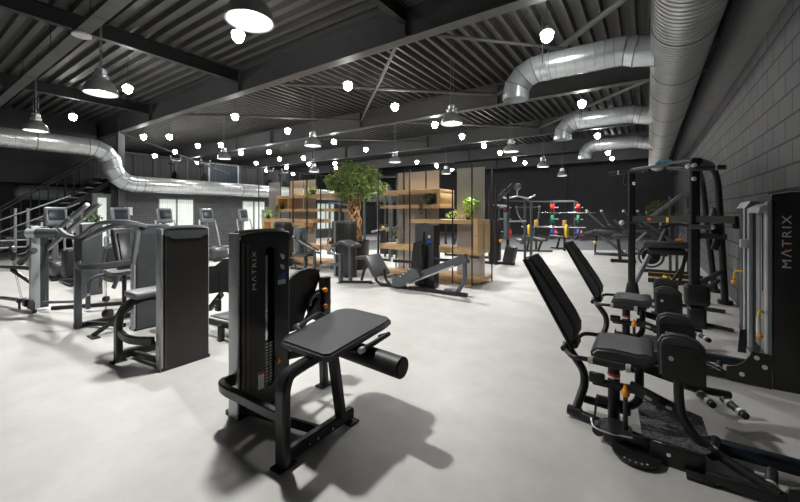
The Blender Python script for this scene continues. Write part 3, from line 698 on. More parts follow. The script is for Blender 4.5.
# ------------------------------------------------------------------ hip machines by the right wall
def hip_machine():
    t = thing('hip_abduction_machine', 'nearest black hip machine at right edge, reclined seat and two knee pads', 'exercise machine', (.1, 3.0, 0), 'hip machines')
    # backrest
    d = V((-.34, 0, .62)).normalized(); n = V((.62, 0, .34)).normalized()
    o = V((-.495, 3.02, .50))
    ol = [(.0, .0), (.02, .06), (.08, .095), (.18, .10), (.42, .085), (.66, .062), (.71, .05), (.72, .02), (.715, .0)]
    b = MB(); b.prism(o, d, n, ol, (0, .30, 0))
    bmesh.ops.bevel(b.bm, geom=[e for e in b.bm.edges if abs((e.verts[0].co-e.verts[1].co).y) < .01], offset=.016, segments=3, affect='EDGES')
    b.build('backrest', 'vinyldark', t)
    MB().prism(o-n*.016, d, n, [(-.04, 0), (.71, 0), (.71, .014), (-.04, .014)], (0, .29, 0)).build('back_board', 'black', t)
    MB().obox((-.50, 3.16, .475), (.10, .20, .06), (0, -.3, 0), .01).build('back_bracket', 'black', t)
    MB().cyl((-.53, 2.98, .47), (-.53, 3.32, .47), .022).build('bracket_tube', 'black', t)
    # seat
    b = MB(); b.prism((0, 2.85, 0), (1, 0, 0), (0, 0, 1), [(-.33, .495), (-.335, .525), (-.30, .56), (-.20, .572), (-.06, .565), (-.01, .575), (.025, .565), (.035, .54), (.015, .525), (.01, .495)], (0, .43, 0))
    bmesh.ops.bevel(b.bm, geom=[e for e in b.bm.edges if abs((e.verts[0].co-e.verts[1].co).y) < .01], offset=.018, segments=3, affect='EDGES')
    b.build('seat_pad', 'vinyl', t)
    MB().obox((-.16, 3.06, .482), (.30, .36, .026)).build('seat_board', 'black', t)
    for k, (y, q) in enumerate(((2.76, -1), (3.36, 1))):
        h = MB().tube([(-.50, 3.05+q*.12, .47), (-.44, y, .50), (-.34, y, .505), (-.12, y, .50), (-.08, y-q*.06, .47)], .016, .05).build('handle', 'black', t)
        MB().cyl((-.31, y, .505), (-.13, y, .50), .024).build('grip', 'dark', h)
        for x in (-.335, -.12): MB().cyl((x, y, .505 if x < -.2 else .50), (x+.028, y, .505 if x < -.2 else .50), .0265).build('collar', 'cream', h)
    # frame
    T = lambda pts, r, nm, m='black', fil=.08: MB().tube(pts, r, fil).build(nm, m, t)
    T([(-.50, 3.05, .45), (-.40, 3.05, .31), (-.39, 3.03, .22), (-.44, 2.93, .05)], .030, 'rear_leg')
    T([(-.49, 2.93, .045), (-.40, 2.92, .045)], .036, 'rear_foot')
    T([(-.44, 3.05, .10), (-.10, 3.02, .10)], .028, 'base_tube'); T([(-.46, 2.93, .04), (.02, 2.80, .04)], .030, 'base_tube')
    T([(-.20, 2.98, .03), (-.20, 2.98, .46)], .038, 'seat_post')
    T([(-.05, 3.02, .46), (-.05, 3.02, .20), (-.10, 3.02, .14), (-.30, 3.02, .14)], .028, 'front_post', fil=.07)
    MB().cyl((-.20, 2.98, .335), (-.20, 2.98, .365), .0395).build('post_label', 'white', t); MB().cyl((-.20, 2.98, .352), (-.20, 2.98, .368), .040).build('label_band', 'red', t)
    MB().obox((-.30, 2.92, .33), (.10, .05, .07), None, .012).build('seat_latch', 'black', t); MB().obox((-.20, 2.93, .30), (.26, .04, .05), None, .01).build('latch_rail', 'black', t)
    # range selector
    MB().cyl((-.12, 2.76, .09), (-.12, 2.76, .33), .014).build('selector_rod', 'black', t)
    b = MB(); b.lathe([(.001, 0), (.020, .004), (.026, .02), (.022, .042), (.012, .055), (.010, .08), (.001, .082)], (-.12, 2.76, .31), 18); b.build('selector_knob', 'orange', t)
    MB().tube([(-.32, 2.78, .10), (-.30, 2.68, .095), (-.20, 2.66, .095), (-.08, 2.68, .10)], .006, .04, 8).build('selector_wire', 'alu', t)
    MB().lathe([(.001, 0), (.10, 0), (.10, .018), (.001, .018)], (-.18, 2.76, .085), 28).build('selector_disc', 'black', t)
    MB().obox((-.30, 2.86, .15), (.012, .05, .16), (0, .1, 0)).build('stop_plate', 'black', t)
    a = MB().prism((-.06, 2.66, .02), (1, 0, 0), (0, 1, 0), arc((0, 0), .13, PI, 2*PI, 16), (0, 0, .012)).build('index_plate', 'black', t)
    for k in range(5): MB().cyl((-.06+.115*math.cos(4.2+k*.26), 2.66+.115*math.sin(4.2+k*.26), .032), (-.06+.115*math.cos(4.2+k*.26), 2.66+.115*math.sin(4.2+k*.26), .034), .006, seg=8).build('index_hole', 'silver', a)
    # step platform
    MB().prism((0, 0, .118), (1, 0, 0), (0, 1, 0), [(-.03, 2.70), (.27, 2.68), (.31, 2.74), (.30, 3.16), (.24, 3.20), (-.07, 3.20)], (0, 0, .012)).build('step_plate', 'tread', t)
    MB().box(.01, .27, 2.665, 2.69, .0, .115, .003).build('front_cover', 'panel', t); bolts(t, [(.10, 2.664, .075)], (0, -1, 0), .012); bolts(t, [(.02, 2.72, .13), (.20, 2.71, .13), (.28, 3.10, .13), (.27, 2.80, .13)], (0, 0, 1), .007)
    MB().box(-.24, .01, 2.69, 2.74, .02, .10, .01).build('side_rail', 'panel', t); MB().cyl((-.27, 2.70, .07), (-.27, 2.78, .07), .035).build('rail_cap', 'black', t)
    MB().obox((.24, 2.63, .012), (.12, .07, .02), None, .004).build('foot_pad', 'foot', t)
    MB().box(.15, .80, 2.90, 2.97, .04, .11, .008).build('floor_beam', 'bluegrey2', t); MB().box(.27, .80, 2.60, 2.65, .02, .07, .008).build('floor_beam', 'black', t)
    # knee pads on their levers
    for y, q in ((2.80, -1), (3.36, 1)):
        lv = MB().tube([(.155, y, .50), (.155, y, .36), (.17, y-.01, .26), (.24, y-.03*-q*.5, .15), (.34, y-.03, .10), (.56, y-.17, .055)] if q < 0 else [(.155, y, .50), (.155, y, .36), (.16, y+.03, .26), (.24, y+.12, .19), (.50, y+.24, .15)], .027, .10, 14).build('lever', 'black', t)
        MB().bar([(-.10, y+.06*-q, .35), (.16, y, .28)], .035, .07, 0).build('lever_arm', 'black', lv)
        if q < 0:
            MB().cyl((.06, y-.02, .30), (.06, y-.05, .30), .02).build('pivot_pin', 'dark', lv)
            for (a, c) in ((-.02, .02), (.09, .12)): MB().bar([(a, y-.015, .355-(a+.1)*.27), (c, y-.02, .355-(c+.1)*.27)], .004, .02, 0).build('arm_decal', 'silver', lv)
        ol = [(-.11, 0), (.11, 0), (.115, .20), (.085, .235), (.03, .26), (-.05, .262), (-.095, .24), (-.115, .20)]
        b = MB(); b.prism((.165, y-.045, .495), (1, 0, 0), (0, 0, 1), ol, (0, .085, 0))
        bmesh.ops.bevel(b.bm, geom=[e for e in b.bm.edges if abs((e.verts[0].co-e.verts[1].co).y) < .01], offset=.015, segments=3, affect='EDGES')
        kp = b.build('knee_pad', 'vinyl', t)
        MB().prism((.175, y-.060, .490), (1, 0, 0), (0, 0, 1), [(-.10, 0), (.105, -.005), (.105, .15), (.07, .205), (-.09, .20), (-.10, .19)], (0, .016, 0)).build('pad_plate', 'panel', kp)
        MB().cyl((.115, y-.062, .62), (.115, y-.070, .62), .013).build('bolt', 'silver', kp); MB().cyl((.235, y-.060, .625), (.235, y-.078, .625), .018).build('knob', 'black', kp)
    for (a, c) in (((.31, 2.76, .11), (.34, 2.90, .125)), ((.53, 2.66, .06), (.56, 2.79, .085))):
        g = MB().cyl(a, c, .026).build('foot_peg', 'dark', t); a, c = V(a), V(c); e = (c-a)*.22; MB().cyl(a+e*.3, a+e*.8, .031).build('collar', 'cream', g)
        MB().cyl(a-e*.7, a, .032).build('peg_joint', 'black', g)
    for (a, c) in (((.29, 3.55, .16), (.38, 3.37, .14)), ((.45, 3.50, .15), (.54, 3.31, .14))):
        g = MB().cyl(a, c, .024).build('foot_peg', 'dark', t); a, c = V(a), V(c); e = (c-a).normalized()
        MB().cyl(c-e*.055, c-e*.028, .029).build('collar', 'white', g); MB().cyl(a+e*.05, a+e*.075, .029).build('collar', 'white', g)
        # weight tower by the wall
    tw = MB().box(.875, 1.17, 2.585, 3.02, .0, 1.62, .012).build('weight_tower', 'panel', t)
    MB().prism((0, 2.58, 0), (1, 0, 0), (0, 0, 1), [(.865, 1.60), (1.185, 1.60), (1.185, 1.655), (1.12, 1.675), (.98, 1.675), (.87, 1.655)], (0, .44, 0)).build('tower_cap', 'dark', tw)
    MB().bar([(.84, 2.572, 1.665), (1.0, 2.572, 1.70), (1.17, 2.572, 1.665)], .012, .02, .1).build('cap_edge', 'alud', tw)
    MB().box(.845, .875, 2.585, 2.64, .27, 1.60, .004).build('side_column', 'alud', tw); MB().box(.845, .875, 2.65, 2.70, .27, 1.60, .012).build('side_column', 'alu', tw)
    MB().box(.852, .875, 2.71, 2.86, .27, 1.58, .004).build('side_column', 'pinkgrey', tw); MB().box(.846, .852, 2.77, 2.785, .8, 1.5).build('column_groove', 'bluegrey2', tw); MB().box(.845, .875, 2.87, 3.01, .27, 1.58, .012).build('side_column', 'alud', tw)
    MB().prism((0, 2.60, 0), (1, 0, 0), (0, 0, 1), [(.85, 1.58), (.80, 1.55), (.79, 1.50), (.84, 1.52)], (0, .40, 0)).build('tower_visor', 'alu', tw)
    MB().box(.858, .868, 2.576, 2.584, .0, 1.6).build('edge_strip', 'alud', tw)
    text(tw, 'MΛTRIX', (.985, 2.584, 1.04), .058, (0, 0, 1), (-1, 0, 0), length=.44)
    MB().prism((.972, 2.5835, 1.19), (1, 0, 0), (0, 0, 1), [(-.03, 0), (-.012, -.012), (-.012, .012)], (0, -.003, 0)).build('red_mark', 'red', tw)
    gs = MB().prism((0, 2.575, 0), (1, 0, 0), (0, 0, 1), [(.58, .02), (.87, .0), (.87, .29), (.745, .30), (.735, .26), (.70, .20), (.65, .155), (.58, .13)], (0, .02, 0)).build('gusset', 'panel', t)
    for x, z in ((.775, .25), (.825, .18), (.68, .085)): MB().cyl((x, 2.576, z), (x, 2.566, z), .018, seg=16).build('bolt', 'silver', gs)
    g = MB().tube([(.84, 2.70, .62), (.81, 2.64, .65), (.79, 2.60, .62), (.79, 2.60, .50)], .010, .02).build('selector_strap', 'yellow', t)
    MB().cyl((.79, 2.60, .46), (.79, 2.60, .60), .016).build('pin_handle', 'silver', g); MB().ball((.795, 2.59, .44), .024).build('selector_knob', 'orange', g)
    return t
hm = hip_machine()
dup(hm, (0, 1.75, 0), 'second black hip machine, behind the nearest one, tower lettering visible in full')

# tower behind, seen past the second hip machine
t = thing('weight_tower', 'slim silver grey weight tower against the block wall behind the lettered tower', 'exercise machine', (1.0, 5.4, 0))
MB().box(.90, 1.17, 5.18, 5.66, 0, 1.58, .01).build('rear_shroud', 'panelgrey', t)
for y0, y1, m in ((5.18, 5.24, 'alu'), (5.26, 5.36, 'bluegrey2'), (5.38, 5.44, 'alu'), (5.46, 5.64, 'panelgrey')): MB().box(.865, .90, y0, y1, .1, 1.56, .008).build('side_column', m, t)
MB().prism((0, 5.18, 0), (1, 0, 0), (0, 0, 1), [(.84, 1.55), (.88, 1.62), (1.17, 1.64), (1.17, 1.56)], (0, .46, 0)).build('tower_cap', 'alud', t)
MB().obox((.84, 5.20, 1.18), (.08, .05, .09), None, .01).build('guide_bracket', 'silver', t)
MB().ball((.80, 5.5, .72), .028).build('selector_knob', 'orange', t); MB().tube([(.86, 5.42, .86), (.80, 5.44, .86), (.80, 5.5, .76)], .01, .03).build('selector_strap', 'yellow', t)
MB().prism((0, 5.30, 0), (1, 0, 0), (0, 0, 1), [(.80, 0), (.87, 0), (.87, .25), (.82, .24)], (0, .02, 0)).build('gusset', 'panel', t)

# ------------------------------------------------------------------ tall cable rig by the wall
t = thing('cable_rig', 'tall black cable rig with pull up handles in front of the block wall', 'exercise machine', (.2, 7.0, 0))
def BR(pts, w, h, fil, nm, m='black', up=(0, 0, 1), par=None): return MB().bar(pts, w, h, fil, up).build(nm, m, par or t)
def TB(pts, r, nm, m='black', fil=.06, par=None, seg=12): return MB().tube(pts, r, fil, seg).build(nm, m, par or t)
BR([(-.24, 7.69, .02), (-.24, 7.69, 2.26)], .13, .11, 0, 'front_upright')
BR([(.51, 6.20, .02), (.51, 6.20, 2.20)], .13, .11, 0, 'front_upright')
MB().obox((-.23, 7.66, .14), (.24, .22, .28), None, .04, 3, (.65, .7)).build('upright_boot', 'black', t)
MB().obox((.53, 6.17, .42), (.27, .22, .28), None, .05, 3).build('upright_boot', 'black', t); MB().obox((.53, 6.17, .12), (.20, .18, .3), None, .04, 3).build('upright_boot', 'black', t)
BR([(-.20, 7.62, 1.39), (.50, 6.20, 1.42)], .06, .11, 0, 'cross_member'); BR([(.50, 6.20, 1.42), (.86, 5.75, 1.42)], .05, .09, 0, 'cross_member')
MB().obox((.02, 7.10, 1.405), (.10, .01, .035), (0, 0, -1.1)).build('warning_label', 'red', t); MB().obox((.24, 6.66, 1.40), (.06, .01, .07), (0, 0, -1.1)).build('warning_label', 'yellow', t)
BR([(-.24, 7.62, 2.26), (.51, 6.2, 2.21)], .05, .05, 0, 'top_beam')
p = TB([(-.60, 7.72, 2.22), (-.30, 7.66, 2.24), (.02, 7.4, 2.24)], .035, 'pull_up_handle'); MB().cyl((-.46, 7.69, 2.232), (-.43, 7.69, 2.233), .038).build('collar', 'white', p); MB().ball((-.08, 7.56, 2.25), .045).build('end_cap', 'white', p); MB().ball((-.2, 7.6, 2.25), .045).build('end_cap', 'white', p)
p = TB([(.25, 6.7, 2.18), (.48, 6.1, 2.08), (.80, 6.0, 2.07)], .032, 'pull_up_handle'); MB().ball((.44, 6.14, 2.12), .035).build('end_cap', 'white', p); MB().ball((.50, 6.10, 2.12), .035).build('end_cap', 'white', p); MB().cyl((.70, 6.03, 2.073), (.72, 6.03, 2.073), .036).build('collar', 'white', p)
BR([(.05, 6.55, .03), (.88, 6.10, .03)], .05, .04, 0, 'floor_rail'); BR([(-.2, 7.5, .03), (.95, 7.2, .03)], .06, .05, 0, 'floor_rail'); BR([(-.15, 7.2, .03), (.6, 6.4, .03)], .05, .04, 0, 'floor_rail')
TB([(.10, 6.9, 2.26), (.18, 6.8, 2.32), (.30, 6.7, 2.26)], .018, 'rope_handle', 'blue2')
TB([(-.34, 7.66, 2.18), (-.36, 7.66, 2.02), (-.30, 7.66, 2.0)], .012, 'hook')
for p_ in ((-.2, 7.6, 2.02), (.50, 6.13, 1.95)): MB().ball(p_, .03).build('bolt_cap', 'white', t)
TB([(-.36, 7.5, 1.33), (-.15, 7.45, 1.33)], .02, 'spotter_arm'); MB().ball((-.38, 7.5, 1.33), .045).build('arm_ball', 'white', t)
TB([(.45, 6.05, 1.32), (.66, 6.0, 1.32)], .03, 'hand_grip', 'grey'); MB().ball((.67, 6.0, 1.32), .03).build('end_cap', 'white', t)
TB([(.58, 6.5, 2.22), (.80, 7.3, 2.24), (.93, 7.75, 2.05), (.97, 7.9, 1.6), (1.05, 7.96, .0)], .05, 'rear_leg', fil=.3)
TB([(.62, 7.2, 2.2), (.78, 8.3, 2.1), (.86, 8.7, 1.7), (1.05, 9.05, .0)], .05, 'rear_leg', fil=.3)
MB().cyl((1.05, 7.96, 0), (1.05, 7.96, .06), .10).build('foot_pad', 'foot', t); MB().cyl((1.05, 9.05, 0), (1.05, 9.05, .06), .10).build('foot_pad', 'foot', t)
TB([(.50, 6.3, .50), (.98, 7.9, .52)], .04, 'lower_brace', 'black'); TB([(.55, 6.5, .35), (.95, 7.9, .38)], .035, 'lower_brace', 'grey')
BR([(.55, 6.2, 1.2), (.92, 7.0, 1.16)], .05, .08, 0, 'guide_arm'); MB().obox((.80, 6.8, 1.26), (.14, .12, .18), None, .03).build('arm_carriage', 'black', t); MB().obox((.80, 6.8, 1.05), (.09, .06, .16), (0, .3, 0), .02).build('guide_handle', 'dark', t)
b = MB(); b.lathe([(.001, .17), (.03, .15), (.055, .05), (.055, 0), (.001, 0)], (.78, 6.9, 1.42), 14); b.build('spring_cap', 'grey', t)
MB().obox((.93, 6.2, 1.36), (.10, .12, .12), None, .02).build('pulley_block', 'black', t)

t = thing('lying_press_bench', 'long grey bench with round flywheel and yellow striped rails behind the cable rig', 'exercise machine', (.3, 9, 0))
b = MB(); b.obox((.30, 9.0, .87), (.78, .36, .12), None, .04, 3); b.build('bench_pad', 'vinyl', t)
b = MB(); b.obox((.30, 9.0, .74), (.62, .26, .14), None, .05, 3); b.build('underframe', 'dark', t)
M3 = Euler((PI/2, 0, .2)).to_matrix(); b = MB(); b.lathe([(.19, -.02), (.23, -.02), (.23, .02), (.19, .02)], (.05, 8.95, .62), 40, M3, True); b.build('flywheel_rim', 'grey', t)
b = MB(); b.lathe([(.001, -.01), (.16, -.01), (.16, .01), (.001, .01)], (.05, 8.97, .62), 32, M3, True); b.build('flywheel', 'dark', t)
BR([(-.25, 8.4, .05), (.02, 8.6, .68)], .08, .08, 0, 'diagonal_tube', 'greyl'); BR([(.50, 9.0, .08), (.62, 9.0, .75)], .06, .06, 0, 'rear_leg')
TB([(.62, 9, .65), (.55, 9, .42), (.40, 9, .15)], .03, 'curved_leg')
for y in (9.5, 10.4):
    q = BR([(.0, y, .06), (1.0, y, .06)], .10, .09, 0, 'floor_rail'); MB().box(.0, .95, y-.05, y+.02, .105, .112).build('rail_stripe', 'yellowd', q)
b = MB(); b.lathe([(.001, .10), (.05, .10), (.06, .06), (.06, 0), (.001, 0)], (.30, 8.8, .2), 16); b.build('knob', 'black', t); MB().lathe([(.062, 0), (.064, .02), (.062, .04)], (.30, 8.8, .24), 16).build('knob_ring', 'yellow', t)
BR([(.2, 9.2, .9), (.35, 9.4, 1.3)], .06, .06, 0, 'upright_arm', 'grey'); TB([(.2, 9.3, 1.2), (.5, 9.3, 1.28), (.8, 9.2, 1.2)], .03, 'handle_bar'); MB().cyl((.45, 8.95, .97), (.55, 8.95, .98), .025).build('orange_grip', 'orange', t)

t = thing('pulldown_machine', 'grey machine with long diagonal arm and upright tubes behind the rig', 'exercise machine', (.5, 11, 0))
BR([(.02, 11.0, 1.35), (.66, 11.0, 1.93), (.98, 11.0, 1.98)], .09, .09, .08, 'diagonal_arm', 'greyl')
for x in (.45, .58, .80, .98): BR([(x, 11.1, .0), (x, 11.1, 1.9)], .06, .06, 0, 'upright', 'grey')
BR([(-.2, 11.1, .05), (1.0, 11.1, .05)], .08, .08, 0, 'floor_rail'); BR([(-.15, 11.0, 1.35), (.5, 11.0, .8)], .06, .06, 0, 'lower_arm', 'grey')
b = MB(); b.obox((.0, 11.0, .55), (.4, .35, .09), None, .03, 3); b.build('seat_pad', 'vinyl', t); MB().cyl((.78, 11.0, 1.55), (.9, 11, 1.55), .07).build('pulley', 'alud', t)

# ------------------------------------------------------------------ seated and lever machines in the middle distance
t = thing('leg_press_sled', 'grey leg press with quilted seat and long inclined rail before the wooden shelving', 'exercise machine', (-3.6, 6.0, 0))
TX0, TX1, TY = -3.92, -3.50, 6.30
sh = MB().prism((0, TY, 0), (1, 0, 0), (0, 0, 1), [(TX0, .02), (TX1, .02), (TX1, 1.26), ((TX0+TX1)/2, 1.30), (TX0, 1.26)], (0, .015, 0), [arc(((TX0+TX1)/2, 1.10), .03, 0, PI)+arc(((TX0+TX1)/2, .25), .03, PI, 2*PI)]).build('front_panel', 'panelgrey', t)
MB().box(TX0, TX1, TY+.03, TY+.20, .02, 1.25, .01).build('rear_shroud', 'dark', t); MB().box(TX1, TX1+.012, TY, TY+.2, .02, 1.25).build('side_column', 'black', t); MB().box(TX0-.012, TX0, TY, TY+.2, .02, 1.25).build('side_column', 'grey', t)
pl = MB().box(TX1-.13, TX1-.06, TY-.004, TY, .86, 1.08).build('placard', 'dark', sh); MB().box(TX1-.125, TX1-.065, TY-.006, TY-.004, .90, .97).build('blue_diagram', 'blue', sh); MB().box(TX1-.125, TX1-.07, TY-.006, TY-.004, 1.0, 1.06).build('exercise_figure', 'silver', sh)
BR([(-4.55, 5.95, .035), (-3.6, 5.98, .035), (-2.66, 6.02, .035)], .07, .06, 0, 'floor_beam')
BR([(-4.06, 5.95, .10), (-2.68, 6.03, .70)], .06, .15, 0, 'inclined_rail', 'grey'); BR([(-4.0, 5.91, .06), (-2.9, 5.98, .54)], .015, .03, 0, 'rail_edge', 'alu')
BR([(-2.60, 6.03, .72), (-2.45, 6.04, .72)], .05, .05, 0, 'rail_end')
BR([(-2.72, 6.03, .66), (-2.70, 6.03, .30), (-2.86, 6.03, .05)], .07, .07, .15, 'front_leg', 'grey')
MB().obox((-2.98, 6.02, .08), (.25, .12, .05), None, .02).build('foot_pad', 'grey', t)
MB().obox((-4.69, 5.95, .39), (.04, .42, .42), (0, -.6, 0), .01, 2).build('back_board', 'black', t)
b = MB(); b.obox((-4.64, 5.95, .42), (.07, .50, .50), (0, -.6, 0), .025, 3); b.build('seat_pad', 'vinyl', t)
BR([(-4.60, 5.85, .36), (-4.60, 5.85, .12), (-4.48, 5.88, .04)], .045, .045, .1, 'curved_leg'); BR([(-4.46, 5.95, .36), (-4.42, 5.95, .14), (-4.30, 5.95, .05)], .045, .045, .1, 'curved_leg')
MB().prism((0, 5.86, 0), (1, 0, 0), (0, 0, 1), [(-4.20, .05), (-4.0, .05), (-3.55, .30), (-3.62, .42), (-3.75, .45), (-4.2, .18)], (0, .2, 0)).build('carriage', 'grey', t)
for k in range(4): MB().cyl((-3.98+k*.07, 5.85, .27+k*.05), (-3.98+k*.07, 5.83, .27+k*.05), .015, seg=10).build('bolt', 'silver', t)
MB().prism((0, 6.12, 0), (1, 0, 0), (0, 0, 1), [(-3.95, .20), (-3.65, .10), (-3.60, .90), (-3.72, .95), (-3.86, .90)], (0, .06, 0)).build('foot_plate', 'black', t)
BR([(-3.62, 6.1, .2), (-3.66, 6.1, .88)], .05, .05, 0, 'plate_arm'); MB().cyl((-3.80, 5.85, .12), (-3.80, 5.83, .12), .035).build('pivot_cap', 'silver', t)
BR([(-4.4, 6.2, .50), (-3.9, 6.25, .50)], .05, .06, 0, 'rear_beam'); BR([(-3.5, 6.3, .58), (-2.75, 6.3, .60)], .05, .06, 0, 'rear_beam')

t = thing('arm_curl_bench', 'grey curl machine with gabled arm pad and small seat in front of the potted tree', 'exercise machine', (-5.5, 6.0, 0))
MB().box(-6.12, -5.62, 6.25, 6.45, 0, 1.27, .02).build('weight_tower', 'panel', t); MB().box(-6.16, -6.10, 6.22, 6.42, 0, 1.29, .01).build('side_column', 'greyl', t); MB().obox((-5.87, 6.35, 1.29), (.5, .22, .06), None, .02).build('tower_cap', 'grey', t)
text(t, 'MATRIX', (-5.30, 6.243, .66), .045, (1, 0, 0), (0, 0, 1), length=.01) if False else None
for q, a in ((-1, .35), (1, -.28)):
    b = MB(); b.obox((-5.42+q*.15, 5.85, .835), (.33, .34, .07), (0, -a*q*q if q < 0 else .25, 0), .025, 3); b.build('arm_pad', 'vinyl', t)
BR([(-5.45, 5.72, 0), (-5.45, 5.72, .62)], .09, .07, 0, 'front_post', 'grey'); BR([(-5.30, 5.86, 0), (-5.30, 5.86, .80)], .09, .07, 0, 'rear_post', 'grey')
BR([(-5.45, 5.70, .03), (-4.85, 6.05, .03)], .06, .05, 0, 'floor_beam'); foot_plate(t, -5.45, 5.70); foot_plate(t, -4.85, 6.05)
b = MB(); b.obox((-5.0, 6.0, .55), (.34, .30, .07), (0, -.05, 0), .025, 3); b.build('seat_pad', 'vinyl', t); BR([(-5.1, 6.0, .05), (-4.95, 6.0, .52)], .05, .05, 0, 'seat_strut')
BR([(-5.75, 5.7, .36), (-5.48, 5.72, .40)], .09, .07, 0, 'knee_bar', 'grey'); MB().cyl((-5.95, 5.62, .32), (-5.72, 5.7, .35), .05).build('roller_pad', 'grey', t)
TB([(-5.42, 5.75, .60), (-5.75, 5.72, .62), (-5.95, 5.75, .70), (-5.92, 5.85, .88)], .02, 'curved_handle', 'greyl', .12)
MB().cyl((-5.98, 5.9, .86), (-5.90, 5.9, .86), .07).build('pivot_hub', 'dark', t); MB().ball((-5.86, 5.82, .90), .03).build('adjuster_knob', 'orange', t)

t = thing('seated_press_machine', 'grey upright seat with dark handle arms in front of the left shelving', 'exercise machine', (-7.5, 6.5, 0))
b = MB(); b.obox((-7.52, 6.4, .80), (.10, .36, .66), (0, -.10, 0), .035, 3); b.build('backrest', 'vinyllight', t)
b = MB(); b.obox((-7.40, 6.4, .42), (.46, .40, .08), None, .03, 3); b.build('seat_pad', 'vinyl', t)
BR([(-7.36, 6.4, .02), (-7.36, 6.4, 1.08)], .07, .07, 0, 'back_post', 'grey'); BR([(-7.06, 6.45, .02), (-7.06, 6.45, .52)], .07, .07, 0, 'front_post', 'grey')
BR([(-7.9, 6.4, .03), (-6.9, 6.45, .03)], .07, .06, 0, 'floor_beam')
for y in (6.18, 6.36):
    g = TB([(-7.52, y, .88), (-7.25, y, .74), (-6.85, y+.03, .56)], .025, 'handle_arm', 'black'); MB().ball((-7.54, y, .89), .03).build('end_cap', 'white', g)
TB([(-7.95, 6.3, .28), (-7.75, 6.3, .34), (-7.6, 6.3, .05)], .02, 'curved_leg', 'black', .1); BR([(-7.3, 6.5, .5), (-6.9, 6.5, .48)], .05, .05, 0, 'seat_rail', 'grey')

t = thing('weight_tower', 'small black weight tower standing against the left shelving', 'exercise machine', (-8.6, 6.6, 0))
MB().box(-8.75, -8.28, 6.5, 6.75, 0, 1.2, .03).build('rear_shroud', 'panel', t); MB().obox((-8.52, 6.62, 1.22), (.46, .25, .08), None, .03).build('tower_cap', 'grey', t); MB().box(-8.80, -8.74, 6.5, 6.72, 0, 1.22, .01).build('side_column', 'alud', t)

# cage with many cable columns right of the tree
t = thing('cable_station', 'grey multi column cable station right of the potted tree, behind the shelving', 'exercise machine', (-7.2, 10, 0))
for x, y in ((-7.75, 10), (-7.45, 10), (-7.2, 10.05), (-6.95, 10), (-7.7, 9.2), (-6.6, 9.1)): BR([(x, y, 0), (x, y, 2.75 if y > 9.5 and x not in (-7.45, -7.2) else 2.3)], .07, .07, 0, 'upright', 'grey')
BR([(-7.75, 10, 2.74), (-6.95, 10, 2.72)], .06, .06, 0, 'top_beam', 'grey'); BR([(-7.7, 9.2, .04), (-6.6, 9.1, .04)], .08, .07, 0, 'floor_beam'); BR([(-7.75, 10, 1.0), (-6.95, 10, 1.0)], .05, .05, 0, 'cross_bar', 'grey')
MB().box(-7.6, -7.3, 9.9, 10.1, .1, 1.1, .01).build('weight_stack', 'dark', t); MB().box(-7.15, -6.98, 9.9, 10.1, .1, 1.0, .01).build('weight_stack', 'dark', t)
TB([(-7.7, 9.2, 2.2), (-7.3, 8.9, 2.1), (-6.6, 9.1, 2.2)], .02, 'pull_bar', 'alu'); MB().ball((-6.62, 8.98, .98), .05).build('adjuster_knob', 'yellow', t); MB().ball((-7.38, 9.8, 1.02), .05).build('adjuster_knob', 'yellow', t)
BR([(-7.3, 9.1, .9), (-6.5, 8.9, 1.05)], .06, .06, 0, 'arm', 'greyl')
t = thing('cable_station', 'dark column machines in the gap between the two shelving units, left of the tree', 'exercise machine', (-9.4, 9.6, 0))
for x, y, z in ((-9.6, 9.5, 1.9), (-9.2, 9.6, 2.0), (-8.9, 9.6, 1.6), (-8.6, 9.4, 1.8)): BR([(x, y, 0), (x, y, z)], .07, .07, 0, 'upright', 'grey')
BR([(-9.6, 9.5, 1.88), (-8.6, 9.4, 1.78)], .06, .06, 0, 'top_beam', 'grey'); BR([(-9.7, 9.5, .04), (-8.5, 9.4, .04)], .08, .07, 0, 'floor_beam'); MB().box(-9.5, -9.25, 9.5, 9.7, .1, 1.2, .01).build('weight_stack', 'dark', t)
t = thing('cable_station', 'dark cable columns seen behind the right shelving unit', 'exercise machine', (-5.0, 11.5, 0))
for x in (-5.9, -5.6, -5.1, -4.8, -4.3): BR([(x, 11.5, 0), (x, 11.5, 1.9)], .07, .07, 0, 'upright', 'black')
BR([(-5.9, 11.5, 1.88), (-4.3, 11.5, 1.88)], .06, .06, 0, 'top_beam', 'black'); BR([(-5.9, 11.5, .04), (-4.3, 11.5, .04)], .08, .07, 0, 'floor_beam'); BR([(-5.6, 11.4, .3), (-5.0, 11.2, 1.3)], .08, .08, 0, 'diagonal_arm', 'bluegrey2'); b = MB(); b.obox((-4.9, 11.2, .6), (.3, .35, .1), None, .03); b.build('seat_pad', 'vinyl', t)

